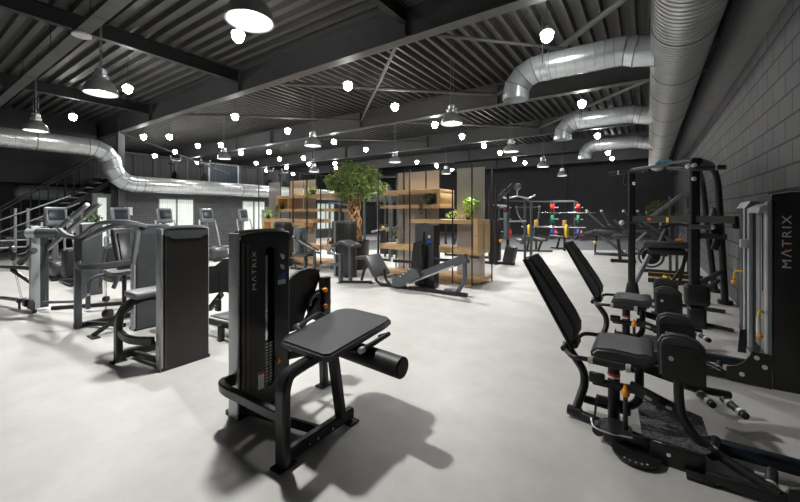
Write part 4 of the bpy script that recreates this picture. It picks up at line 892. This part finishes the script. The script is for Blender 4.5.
t = thing('pulldown_machine', 'black lat pulldown tower with chevron bar right of the wooden shelving', 'exercise machine', (-3.6, 10.6, 0))
for x, y, z in ((-3.83, 10.3, 2.20), (-3.66, 10.3, 2.33), (-3.45, 10.75, 2.2), (-3.95, 10.9, 2.2), (-3.1, 11.3, 1.95), (-2.92, 11.3, 1.85)): BR([(x, y, 0), (x, y, z)], .075, .075, 0, 'upright', 'grey' if y > 11 else 'black')
BR([(-3.85, 10.35, 2.22), (-3.4, 10.5, 2.24)], .10, .06, 0, 'top_plate'); BR([(-3.95, 10.9, 1.75), (-3.45, 10.6, 1.70)], .05, .05, 0, 'cross_bar', 'alu'); BR([(-3.1, 11.3, 1.9), (-2.92, 11.3, 1.82)], .06, .06, 0, 'cross_bar', 'grey')
BR([(-3.68, 10.5, 1.92), (-3.30, 10.8, 2.34)], .09, .13, 0, 'boom_arm', 'grey'); MB().cyl((-3.22, 10.82, 2.28), (-3.18, 10.92, 2.28), .10).build('pulley', 'alud', t); MB().cyl((-3.2, 10.85, 2.0), (-3.2, 10.85, 2.2), .02).build('cable_hook', 'alu', t)
TB([(-3.66, 10.7, 2.02), (-3.5, 10.75, 1.93), (-3.2, 10.85, 2.0), (-2.9, 10.95, 1.92), (-2.72, 11.0, 2.03)], .022, 'chevron_bar', 'alu', .04)
b = MB(); b.obox((-3.45, 10.6, 1.12), (.12, .22, .8), None, .04, 3); b.build('backrest', 'vinyllight', t)
MB().box(-3.85, -3.6, 10.35, 10.6, .1, 1.3, .01).build('weight_stack', 'dark', t); MB().obox((-3.3, 10.5, .3), (.3, .3, .5), (0, .2, 0), .04).build('foot_block', 'black', t)
BR([(-4.0, 10.3, .04), (-3.2, 10.6, .04)], .10, .07, 0, 'floor_beam'); MB().ball((-3.5, 10.25, .70), .05).build('adjuster_knob', 'orange', t)
BR([(-3.45, 10.7, 1.25), (-3.05, 11.2, 1.25)], .06, .04, 0, 'side_bar', 'alu')

# ------------------------------------------------------------------ free weights at the back
def rack(x0, x1, y, z, lab):
    global t
    t = thing('power_rack', lab, 'rack', ((x0+x1)/2, y, 0))
    for x in (x0, x1):
        for q in (0, .9): BR([(x, y+q, 0), (x, y+q, z)], .09, .09, 0, 'upright', 'grey')
        BR([(x, y, .04), (x, y+.9, .04)], .08, .07, 0, 'floor_beam', 'grey')
        for zz in (.41, 1.15, 1.81): MB().cyl((x, y-.02, zz), (x+.42, y-.02, zz), .025).build('plate_peg', 'alu', t)
    BR([(x0, y, z), (x1, y, z)], .09, .12, 0, 'top_beam', 'grey'); BR([(x0, y+.9, z), (x1, y+.9, z)], .07, .07, 0, 'top_beam', 'grey')
    return t
rk = rack(-4.60, -3.35, 22.0, 2.15, 'grey power rack with colored plates in front of the back wall')
MB().cyl((-5.3, 21.9, 1.52), (-2.3, 21.9, 1.52), .028).build('barbell', 'chrome', None).name = 'barbell'
tag(bpy.data.objects['barbell'], 'long barbell resting in the grey power rack at the back wall', 'barbell')
rack(-7.25, -6.95, 21.0, 1.95, 'narrow plate storage rack at the back wall, beside the pulldown tower')
BR([(-6.95, 21.0, 2.2), (-4.6, 22.0, 2.15)], .07, .07, 0, 'link_beam', 'grey')
def plate(x, y, z, col, r, lab, w=.06, axis=(1, 0, 0)):
    a = V(axis)*w/2; c = V((x, y, z))
    o = MB().cyl(c-a, c+a, r, seg=28); o.cyl(c-a*1.3, c+a*1.3, r*.3, seg=16); o = o.build('weight_plate', col, None, loc=c)
    return tag(o, lab, 'weight plate', 'coloured weight plates')
for (x, y, nm) in ((-6.78, 21.0, 'narrow storage rack'), (-4.48, 21.95, 'left upright of the power rack'), (-3.15, 21.95, 'right upright of the power rack')):
    for z, col, r, cn in ((1.81, 'red', .20, 'red'), (1.15, 'green', .24, 'green'), (.70, 'yellow', .24, 'yellow'), (.38, 'blue', .24, 'blue')):
        if col == 'yellow' and x > -6: continue
        plate(x, y, z, col, r, '%s weight plate on the %s' % (cn, nm), .10 if col != 'red' else .16)
    plate(x+.16, y, .34, 'red', .25, 'red weight plate outside the blue one, low on the %s' % nm)

t = thing('lever_rack', 'grey lever frame with two bowed arms in front of the back wall', 'exercise machine', (-5.0, 20, 0))
TB([(-5.95, 20, 1.78), (-5.85, 20, 1.3), (-5.55, 20, .95), (-5.4, 20, .0)], .05, 'bowed_arm', 'grey', .3); TB([(-4.75, 20, 1.78), (-4.75, 20, 1.3), (-4.95, 20, .95), (-5.1, 20, .0)], .05, 'bowed_arm', 'grey', .3)
TB([(-5.95, 20, 1.8), (-4.75, 20, 1.8)], .035, 'grip_bar', 'grey'); BR([(-5.8, 20, .04), (-4.7, 20, .04)], .08, .07, 0, 'floor_beam')
for x in (-5.95, -4.75): MB().ball((x, 20, 1.82), .07).build('end_cap', 'alud', t)

t = thing('weight_bench', 'grey flat bench with orange topped bar holders, on the dark rubber floor', 'bench', (-3.6, 14.9, 0))
b = MB(); b.obox((-3.65, 14.6, .52), (.95, .34, .09), (0, .12, -.2), .03, 3); b.build('bench_pad', 'vinyl', t)
b = MB(); b.obox((-4.18, 14.5, .40), (.35, .32, .08), (0, .6, -.2), .03, 3); b.build('head_pad', 'vinyl', t)
BR([(-4.25, 14.3, .03), (-3.05, 14.9, .03)], .09, .06, 0, 'floor_beam'); BR([(-3.9, 14.5, .05), (-3.8, 14.5, .5)], .08, .08, 0, 'leg'); BR([(-3.5, 14.6, .05), (-3.35, 14.6, .48)], .08, .08, 0, 'leg'); MB().ball((-3.72, 14.3, .28), .05).build('adjuster_knob', 'orange', t)
for x in (-3.80, -2.72): BR([(x, 15.5, 0), (x, 15.5, .96)], .08, .08, 0, 'bar_upright'); MB().box(x-.07, x+.07, 15.42, 15.58, .96, 1.22, .02).build('bar_holder', 'tan', t)
o = MB().cyl((-4.35, 15.35, .94), (-1.95, 15.35, .96), .03).build('barbell', 'chrome', None, loc=(-3.2, 15.35, .95)); tag(o, 'barbell with yellow plates across the bench holders', 'barbell')
plate(-4.02, 15.35, .80, 'yellow', .23, 'yellow weight plate at the left end of the bench barbell', .07); plate(-2.62, 15.35, .80, 'yellow', .26, 'yellow weight plate at the right end of the bench barbell', .08)
t = thing('weight_bench', 'small adjustable bench right of the flat bench near the bar holders', 'bench', (-3.1, 16.5, 0))
b = MB(); b.obox((-3.05, 16.3, .5), (.8, .3, .09), (0, .1, 0), .03, 3); b.build('bench_pad', 'vinyl', t); BR([(-3.4, 16.3, .03), (-2.6, 16.3, .03)], .08, .06, 0, 'floor_beam'); BR([(-3.15, 16.3, .05), (-3.05, 16.3, .45)], .08, .08, 0, 'leg')

def lever_machine(x, y, lab, sc=1):
    global t
    t = thing('plate_loaded_machine', lab, 'exercise machine', (x, y, 0))
    b = MB(); b.obox((x, y, .82), (.72, .36, .12), None, .04, 3); b.build('seat_pad', 'vinyl', t)
    MB().obox((x-.35, y, .8), (.3, .3, .2), None, .06).build('pivot_block', 'black', t)
    BR([(x-.4, y, .8), (x+.2, y, .3), (x+.45, y, .05)], .11, .11, .15, 'main_beam', 'grey'); BR([(x-.45, y, .05), (x-.4, y, .75)], .06, .06, 0, 'front_leg')
    MB().ball((x-.44, y-.1, .42), .06).build('adjuster_knob', 'yellow', t)
    MB().box(x-.45, x+.6, y-.3, y+.3, 0, .05, .01).build('base_plate', 'dark', t)
    for q in (-.25, .22):
        g = BR([(x-.05+q*.3, y+q, 1.0), (x-.45+q*.9, y+q, 1.55)], .07, .07, 0, 'lever_arm', 'grey'); MB().ball((x-.46+q*.9, y+q, 1.57), .055).build('end_cap', 'silver', g)
    TB([(x-.4, y, .8), (x-1.0, y-.1, .62), (x-1.1, y-.2, .55)], .035, 'long_handle', 'black'); TB([(x-.4, y+.3, .86), (x-1.0, y+.3, .72)], .03, 'long_handle', 'grey')
    b = MB(); b.obox((x+.1, y, 1.02), (.3, .3, .07), (0, .4, 0), .03); b.build('chest_pad', 'vinyl', t)
    BR([(x+.5, y, .1), (x+.85, y, .55), (x+1.1, y, .85)], .06, .06, 0, 'rear_strut', 'greyl'); BR([(x+.6, y, .6), (x+.9, y, .12)], .05, .05, 0, 'cross_strut', 'greyl')
lever_machine(-1.15, 15.0, 'grey plate loaded lever machine standing left of the cable rig')
t0 = t
dup(t0, (1.1, .8, 0), 'grey plate loaded lever machine half hidden behind the left post of the cable rig')
t = thing('weight_bench', 'black padded bench low in front of the plate loaded machines', 'bench', (-.75, 12.9, 0))
BR([(-.95, 12.85, .05), (-.3, 12.95, .05)], .12, .09, 0, 'floor_beam'); BR([(-.7, 12.9, .1), (-.75, 12.9, .7)], .09, .09, 0, 'post'); b = MB(); b.obox((-.6, 12.9, .8), (.6, .34, .10), None, .04, 3); b.build('bench_pad', 'vinyl', t); MB().cyl((-.9, 12.8, 0), (-.9, 12.8, .1), .05).build('foot_pad', 'foot', t)
BR([(-.5, 12.9, .9), (-.85, 12.9, 1.3)], .08, .05, 0, 'incline_arm', 'grey')

# ------------------------------------------------------------------ wooden shelving with mesh screens
def screen(t, x0, x1, y=7.35): MB().box(x0, x1, y-.004, y+.004, .12, 2.48).build('mesh_screen', 'mesh', t)
def board(t, x0, x1, z0, z1, nm='shelf_board', y0=7.0, y1=7.7): MB().box(x0, x1, y0, y1, z0, z1, .003).build(nm, 'wood', t)
t = thing('shelving_divider', 'right wooden shelving divider with box shelves and taupe mesh screens', 'shelving', (-4.1, 7.35, 0), 'shelving dividers')
board(t, -5.37, -3.73, 1.94, 2.03); board(t, -5.37, -3.73, 1.61, 1.69); board(t, -3.81, -3.73, 1.69, 1.94, 'end_panel')
board(t, -4.55, -2.87, 1.27, 1.36); board(t, -5.37, -2.87, .64, .76); board(t, -2.96, -2.87, .76, 1.27, 'end_panel', 7.0, 7.34); board(t, -2.96, -2.87, .76, 1.27, 'end_panel', 7.38, 7.72)
board(t, -5.2, -2.84, .07, .15, 'plinth_board', 6.98, 7.74); board(t, -4.9, -3.0, 0, .07, 'plinth_board', 7.05, 7.6)
for a, c in ((-5.08, -4.50), (-4.50, -3.94), (-3.49, -2.85)): screen(t, a, c)
for x, y in ((-5.40, 6.98), (-4.90, 7.34), (-4.50, 6.98), (-4.28, 7.34), (-3.94, 7.36), (-3.42, 6.98), (-2.93, 7.36), (-2.98, 6.98), (-5.4, 7.72), (-2.83, 7.72)): MB().box(x-.011, x+.011, y-.011, y+.011, 0, 2.5).build('post', 'steel2', t)
t = thing('shelving_divider', 'left wooden shelving divider beside the potted tree, with mesh screens', 'shelving', (-8.6, 7.35, 0), 'shelving dividers')
board(t, -9.36, -7.0, 1.93, 2.02); board(t, -9.36, -7.0, 1.54, 1.62); board(t, -9.36, -9.27, 1.62, 1.93, 'end_panel'); board(t, -8.95, -8.87, 1.62, 1.93, 'divider_panel', 7.1, 7.7)
board(t, -10.06, -7.75, 1.22, 1.32); board(t, -10.06, -9.97, .75, 1.22, 'end_panel'); board(t, -9.6, -9.5, .7, 1.22, 'divider_panel'); board(t, -8.3, -7.2, .50, .62); board(t, -10.0, -7.0, .07, .16, 'plinth_board'); board(t, -8.5, -7.1, .0, .07, 'plinth_board', 7.1, 7.6)
board(t, -8.55, -8.05, 1.10, 1.22, 'drop_box', 6.95, 7.3)
for a, c in ((-10.19, -9.58), (-9.14, -8.55), (-8.50, -8.0)): screen(t, a, c)
for x, y in ((-10.19, 6.98), (-9.58, 7.34), (-9.14, 7.34), (-8.55, 6.98), (-8.02, 7.36), (-7.95, 6.98), (-7.4, 6.98), (-6.98, 7.34)): MB().box(x-.012, x+.012, y-.012, y+.012, 0, 2.5).build('post', 'steel2', t)

# ------------------------------------------------------------------ plants
def leaves(b, pts, size, droop=.5):
    for p in pts:
        p = V(p); az = random.uniform(0, 2*PI); el = random.uniform(-1.0, .5)-droop*.3; s_ = size*random.uniform(.7, 1.25)
        d = V((math.cos(az)*math.cos(el), math.sin(az)*math.cos(el), math.sin(el))); sd = d.cross(V((random.uniform(-1, 1), random.uniform(-1, 1), 1))).normalized()
        nrm = d.cross(sd)*.12*s_
        a, c, e = p, p+d*s_, p+d*s_*.5
        vs = [b.bm.verts.new(x) for x in (a, e+sd*s_*.25-nrm, c, e-sd*s_*.25-nrm)]
        m = b.bm.verts.new(e+nrm*.6)
        for i in range(4): b.bm.faces.new((vs[i], vs[(i+1) % 4], m))
def incrown(c, r, n, hollow=.35):
    out = []
    while len(out) < n:
        v = V((random.uniform(-1, 1), random.uniform(-1, 1), random.uniform(-1, 1)))
        if hollow < v.length < 1: out.append((c[0]+v.x*r[0], c[1]+v.y*r[1], c[2]+v.z*r[2]))
    return out
TX, TYY = -6.60, 7.45
tr = thing('potted_tree', 'tall ficus tree with braided trunk in a black pot between the shelving units', 'tree', (TX, TYY, 0))
MB().lathe([(.001, 0), (.36, 0), (.38, .05), (.42, .70), (.43, .76), (.39, .76), (.38, .70), (.001, .70)], (TX, TYY, 0), 36).build('pot', 'pot', tr)
MB().lathe([(.36, .72), (.001, .74)], (TX, TYY, 0), 24).build('soil', 'soil', tr)
text(tr, 'TREES', (TX-.02+.03, TYY-.43, .50), .05, (1, 0, 0), (0, 0, 1), length=.3) if False else None
for k in range(8):
    a0 = k*2*PI/8; pts = []; sc_ = []
    for i in range(22):
        u = i/21; a = a0+u*4.6*(1 if k % 2 else -1); rr = .19*(1-.3*u)+.03*math.sin(u*9+k)
        pts.append((TX+rr*math.cos(a), TYY+rr*math.sin(a), .70+u*1.15)); sc_.append(1-.3*u)
    MB().tube(pts, .034, 0, 8, sc_).build('braided_stem', 'trunk', tr)
for k in range(12):
    a = k*.55+random.random()*.4; e = (TX+.6*math.cos(a), TYY+.6*math.sin(a), 2.1+.6*random.random())
    MB().tube([(TX+.08*math.cos(a), TYY+.08*math.sin(a), 1.75), (TX+.3*math.cos(a), TYY+.3*math.sin(a), 2.0), e], .02, .2, 6).build('branch', 'trunk', tr)
b = MB(); P_ = incrown((TX, TYY, 2.36), (.62, .62, .52), 1300, .1)
for k in range(34):
    a = random.uniform(0, 2*PI); q = random.uniform(-.95, .95); rr = math.sqrt(1-q*q)
    P_ += incrown((TX+.58*rr*math.cos(a), TYY+.58*rr*math.sin(a), 2.36+.46*q), (.22, .22, .18), 70, 0)
leaves(b, P_, .105); b.build('foliage', 'leaf', tr, recalc=False)
def shelf_plant(x, y, z, lab, r=.14, trail=.35, pot='pot', m='leafdark', n=90, up=0):
    p = thing('potted_plant', lab, 'plant', (x, y, z))
    MB().lathe([(.001, 0), (r*.45, 0), (r*.62, r*.9), (r*.5, r*.9), (.001, r*.7)], (x, y, z), 18).build('pot', pot, p)
    b = MB(); pts = incrown((x, y, z+r*1.1+up), (r*1.1, r*1.1, r*.9+up), n, 0)
    for k in range(6):
        a = random.uniform(PI, 2*PI); L = trail*random.uniform(.5, 1)
        for i in range(int(14*trail/.35)): u = i/(14*trail/.35); pts.append((x+(r*1.0+.03*math.sin(k+i))*math.cos(a), y-r*1.3, z+r-u*L-.0))
    leaves(b, pts, .055, 1.5); b.build('foliage', m, p, recalc=False); return p
shelf_plant(-4.06, 7.13, 1.69, 'dark trailing plant inside the upper box shelf of the right divider', .15, .45)
shelf_plant(-5.33, 7.12, 2.03, 'trailing plant at the left end of the top board of the right divider', .12, .55, m='leaf')
shelf_plant(-7.85, 7.12, 2.02, 'green plant on the top board of the left divider', .15, .35, m='leaf')
shelf_plant(-9.22, 7.12, 1.62, 'trailing plant in the open box at the left divider end', .12, .45, m='leaf')
shelf_plant(-9.95, 7.15, 1.32, 'bright green plant at the far left end of the left divider', .13, .1, m='leaflime', up=.06)
shelf_plant(-3.62, 7.5, 1.36, 'small green plant on the lower box shelf of the right divider', .12, .1, m='leaflime')
p = shelf_plant(-3.16, 7.2, 1.36, 'lime green fan plant in front of the tall mesh screen', .10, .05, m='leaflime', n=20)
b = MB(); leaves(b, incrown((-3.10, 7.2, 1.70), (.16, .1, .16), 60, 0), .13); b.build('foliage', 'leaflime', p, recalc=False)
shelf_plant(-5.0, 7.25, .76, 'pale dried plant on the low board of the right divider', .13, .05, 'potw', 'paleleaf', up=.12)
shelf_plant(-7.6, 7.9, .16, 'green plant low behind the left divider beside the tree', .18, .05, m='leaf', up=.15)
p = thing('potted_plant', 'round dark bush at the back wall behind the diagonal arm machine', 'plant', (.48, 20, 0))
b = MB(); b.lathe([(.001, 0), (.3, 0), (.38, .8), (.001, .8)], (.48, 20, 0), 20); b.build('pot', 'pot', p); b = MB(); leaves(b, incrown((.48, 20, 1.6), (.62, .5, .5), 1300, .2), .11); b.build('foliage', 'leafdark2', p, recalc=False); MB().cyl((.48, 20, .8), (.48, 20, 1.3), .06).build('trunk', 'trunk', p)

# ------------------------------------------------------------------ cardio row, stair, far left
def trainer(x, y, lab, red=False, wide=.42):
    global t
    t = thing('cross_trainer', lab, 'cardio machine', (x, y, 0), 'cardio machines by the brick wall')
    s_ = MB().obox((x, y, 1.42), (.10, wide, .46), (0, -.25, 0), .05, 3).build('console', 'greyl', t)
    MB().obox((x+.055, y, 1.46), (.02, wide*.7, .26), (0, -.25, 0), .01).build('screen', 'bluegrey2', s_)
    BR([(x-.1, y, .2), (x-.05, y, 1.25)], .10, .12, 0, 'mast', 'greyl')
    for q in (-.28, .28): TB([(x+.35, y+q, .3), (x+.15, y+q, .9), (x+.02, y+q*.9, 1.28)], .022, 'arm_lever', 'alu', .1)
    MB().obox((x+.3, y, .22), (1.2, .5, .35), None, .10, 3).build('drive_housing', 'grey', t); MB().obox((x+.45, y-.28, .45), (.5, .16, .05), None, .02).build('pedal', 'dark', t); MB().obox((x+.45, y+.28, .38), (.5, .16, .05), None, .02).build('pedal', 'dark', t)
    BR([(x-.4, y-.3, .03), (x-.4, y+.3, .03)], .06, .06, 0, 'floor_bar'); BR([(x+1.0, y-.3, .03), (x+1.0, y+.3, .03)], .06, .06, 0, 'floor_bar')
trainer(-12, 6.28, 'grey cardio machine with tall tilted console in front of the brick wall')
trainer(-12, 7.58, 'grey cardio machine right of the tall console one, before the right window pair', wide=.36)
trainer(-12, 5.02, 'grey cardio machine in front of the left window pair'); 
trainer(-11.4, 3.72, 'grey cardio machine left of the windows, beside the red seat')
trainer(-11.8, 2.55, 'grey cardio machine in front of the stair')
trainer(-13.2, 9.4, 'grey cardio machine farther right along the brick wall'); trainer(-13.2, 10.9, 'grey cardio machine farthest along the brick wall')
t = thing('red_chair', 'red chair beside the cardio machines at left', 'chair', (-12.9, 4.25, 0))
MB().obox((-12.9, 4.2, 1.38), (.08, .26, .28), (0, -.1, 0), .04, 3).build('headrest', 'red', t); b = MB(); b.obox((-12.75, 4.4, .72), (.4, .4, .2), (0, -.1, 0), .06, 3); b.build('seat_pad', 'red', t); BR([(-12.95, 4.1, .02), (-12.93, 4.05, 1.25)], .06, .06, 0, 'post'); BR([(-13.1, 4.1, .03), (-12.5, 4.1, .03)], .3, .05, 0, 'base')
t = thing('planter', 'wide white bowl planter with green plants at far left', 'planter', (-12.4, 3.05, 0))
MB().lathe([(.001, .95), (.22, .97), (.36, 1.10), (.38, 1.22), (.34, 1.22), (.30, 1.15), (.001, 1.12)], (-12.6, 3.30, 0), 32).build('bowl', 'potw', t); MB().lathe([(.001, 0), (.28, 0), (.25, .05), (.06, .1), (.05, .96), (.001, .96)], (-12.6, 3.30, 0), 20).build('pedestal', 'dark', t)
b = MB(); leaves(b, incrown((-12.6, 3.30, 1.36), (.38, .38, .20), 260, 0), .12); b.build('foliage', 'leafdark', t, recalc=False)
for i, (x, y, lab) in enumerate(((-10.1, 2.5, 'low black step machine with yellow dot behind the press machine, left one'), (-10.0, 3.15, 'low black step machine with yellow dot behind the press machine, right one'), (-10.2, 4.6, 'low black step machine near the reclined back pad'))):
    t = thing('step_machine', lab, 'cardio machine', (x, y, 0))
    MB().obox((x, y, .45), (.35, .42, .62), None, .06, 3).build('drive_housing', 'dark', t); BR([(x-.35, y, .05), (x+.45, y, .05)], .4, .06, 0, 'base_frame'); TB([(x+.1, y-.2, .7), (x+.05, y-.2, 1.0), (x+.05, y+.2, 1.0), (x+.1, y+.2, .7)], .022, 'handle', 'greyl', .1); MB().cyl((x+.18, y, .5), (x+.19, y, .5), .045).build('yellow_dot', 'yellow', t)

st = thing('staircase', 'black steel open tread staircase rising to the mezzanine at far left', 'staircase', (-17.0, 1.9, 0))
N = 15; Y0, Y1 = 1.75, 4.75; SX = -2.15
for k in range(N):
    u = (k+1)/N; y = Y0+(Y1-Y0)*k/(N-1); z = 2.8*u
    tdd = MB().box(-15.25+SX, -14.25+SX, y, y+.25, z-.04, z).build('tread', 'alud', st)
for x in (-15.28, -14.22): MB().prism((x+SX, 0, 0), (0, 1, 0), (0, 0, 1), [(Y0-.05, 0), (Y0+.12, 0), (Y1+.24, 2.52), (Y1+.24, 2.72), (Y0-.05, .05)], (.04, 0, 0)).build('stringer', 'steel2', st)
for x in (-15.28, -14.20):
    for k in range(0, N, 2 if x < -15 else 1):
        y = Y0+.1+(Y1-Y0)*k/(N-1); z = 2.8*(k+1)/N; MB().cyl((x+SX, y, z), (x+SX, y, z+.95), .014, seg=8).build('baluster', 'steel2', st)
    MB().tube([(x+SX, Y0-.1, 1.05), (x+SX, Y1+.3, 3.82)], .024, 0, 10).build('handrail', 'steel2' if x > -15 else 'steel', st)
g = thing('railing', 'black guard railing with thin balusters along the mezzanine above the stair', 'railing', (-16.1, 12, 2.8))
MB().box(-16.14, -16.10, 5.2, 24.5, 3.74, 3.78).build('top_rail', 'steel2', g)
for k in range(17): MB().box(-16.14, -16.10, 5.2+k*1.2, 5.24+k*1.2, 2.8, 3.75).build('post', 'steel', g)
for k in range(96): MB().cyl((-16.12, 5.4+k*.2, 2.8), (-16.12, 5.4+k*.2, 3.75), .008, seg=6).build('baluster', 'steel2', g)
g = thing('railing', 'pale tubular guard rail standing before the stair at the left edge', 'railing', (-13.4, 2.2, 0))
for y in (1.75, 2.12, 2.35): MB().cyl((-13.4, y, 0), (-13.4, y, 1.62), .032).build('post', 'alud', g); 
for z in (.80, .62): MB().tube([(-13.4, -.5, z), (-13.4, 2.4, z)], .022, 0, 8).build('rail', 'alud', g)
for (a, c) in (((-13.38, 1.0, .9), (-13.38, 3.2, 1.98)), ((-13.38, 1.2, .7), (-13.38, 3.4, 1.78))): MB().tube([a, c], .02, 0, 8).build('sloping_rail', 'steel', g)
# mezzanine furniture
m = thing('mirror', 'pale framed glass screen standing on the mezzanine', 'screen', (-18.6, 10.8, 2.8))
for a in (9.8, 11.4): MB().box(-18.6, -18.55, a, a+.08, 2.8, 4.1).build('frame_post', 'alu', m)
MB().box(-18.6, -18.55, 9.8, 11.48, 4.05, 4.12).build('frame_rail', 'alu', m); MB().box(-18.59, -18.58, 9.88, 11.4, 2.85, 4.05).build('glass_pane', 'bluegrey2', m)
for i, (y, lab) in enumerate(((7.6, 'first'), (8.9, 'second'), (12.4, 'third'), (13.4, 'fourth'))):
    t = thing('exercise_bike', 'dark exercise bike on the mezzanine, %s from the column' % lab, 'cardio machine', (-17.2, y, 2.8), 'bikes on the mezzanine')
    BR([(-17.2, y, 2.85), (-17.1, y, 3.9)], .07, .07, 0, 'mast', 'grey'); TB([(-17.1, y-.22, 4.0), (-17.1, y-.18, 3.8), (-17.1, y+.18, 3.8), (-17.1, y+.22, 4.0)], .03, 'handlebar', 'alu', .05); MB().obox((-17.5, y, 3.7), (.25, .2, .08), None, .03).build('saddle', 'dark', t); BR([(-17.5, y, 2.85), (-17.5, y, 3.7)], .06, .06, 0, 'seat_post'); MB().cyl((-17.15, y-.04, 3.1), (-17.15, y+.04, 3.1), .24).build('flywheel', 'dark', t); BR([(-17.8, y, 2.83), (-16.8, y, 2.83)], .1, .06, 0, 'floor_bar')
sw = MB().box(XL, XL+.02, 5.30, 5.46, 1.42, 1.72).build('wall_notice', 'white', None, loc=(XL, 5.38, 1.57)); tag(sw, 'left white notice on the brick wall beside the lit door', 'notice')
sw = MB().box(XL, XL+.02, 5.50, 5.66, 1.42, 1.72).build('wall_notice', 'white', None, loc=(XL, 5.58, 1.57)); tag(sw, 'right white notice on the brick wall beside the lit door', 'notice')


# ------------------------------------------------------------------ world, camera, colour
w = bpy.data.worlds.new('world'); bpy.context.scene.world = w; w.use_nodes = True
w.node_tree.nodes['Background'].inputs[0].default_value = (.5, .55, .6, 1); w.node_tree.nodes['Background'].inputs[1].default_value = .05
cam = bpy.data.cameras.new('camera'); co = bpy.data.objects.new('camera', cam); COL.objects.link(co)
co.location = (0, 0, 1.5); co.rotation_euler = (PI/2, 0, math.atan(248/363))
cam.sensor_width = 36; cam.lens = 36*363/800; cam.shift_y = -38/800; cam.clip_start = .05; cam.clip_end = 200
sc = bpy.context.scene; sc.camera = co
sc.view_settings.view_transform = 'Standard'; sc.view_settings.look = 'None'; sc.view_settings.gamma = 1
sc.view_settings.use_curve_mapping = False; sc.view_settings.exposure = .36
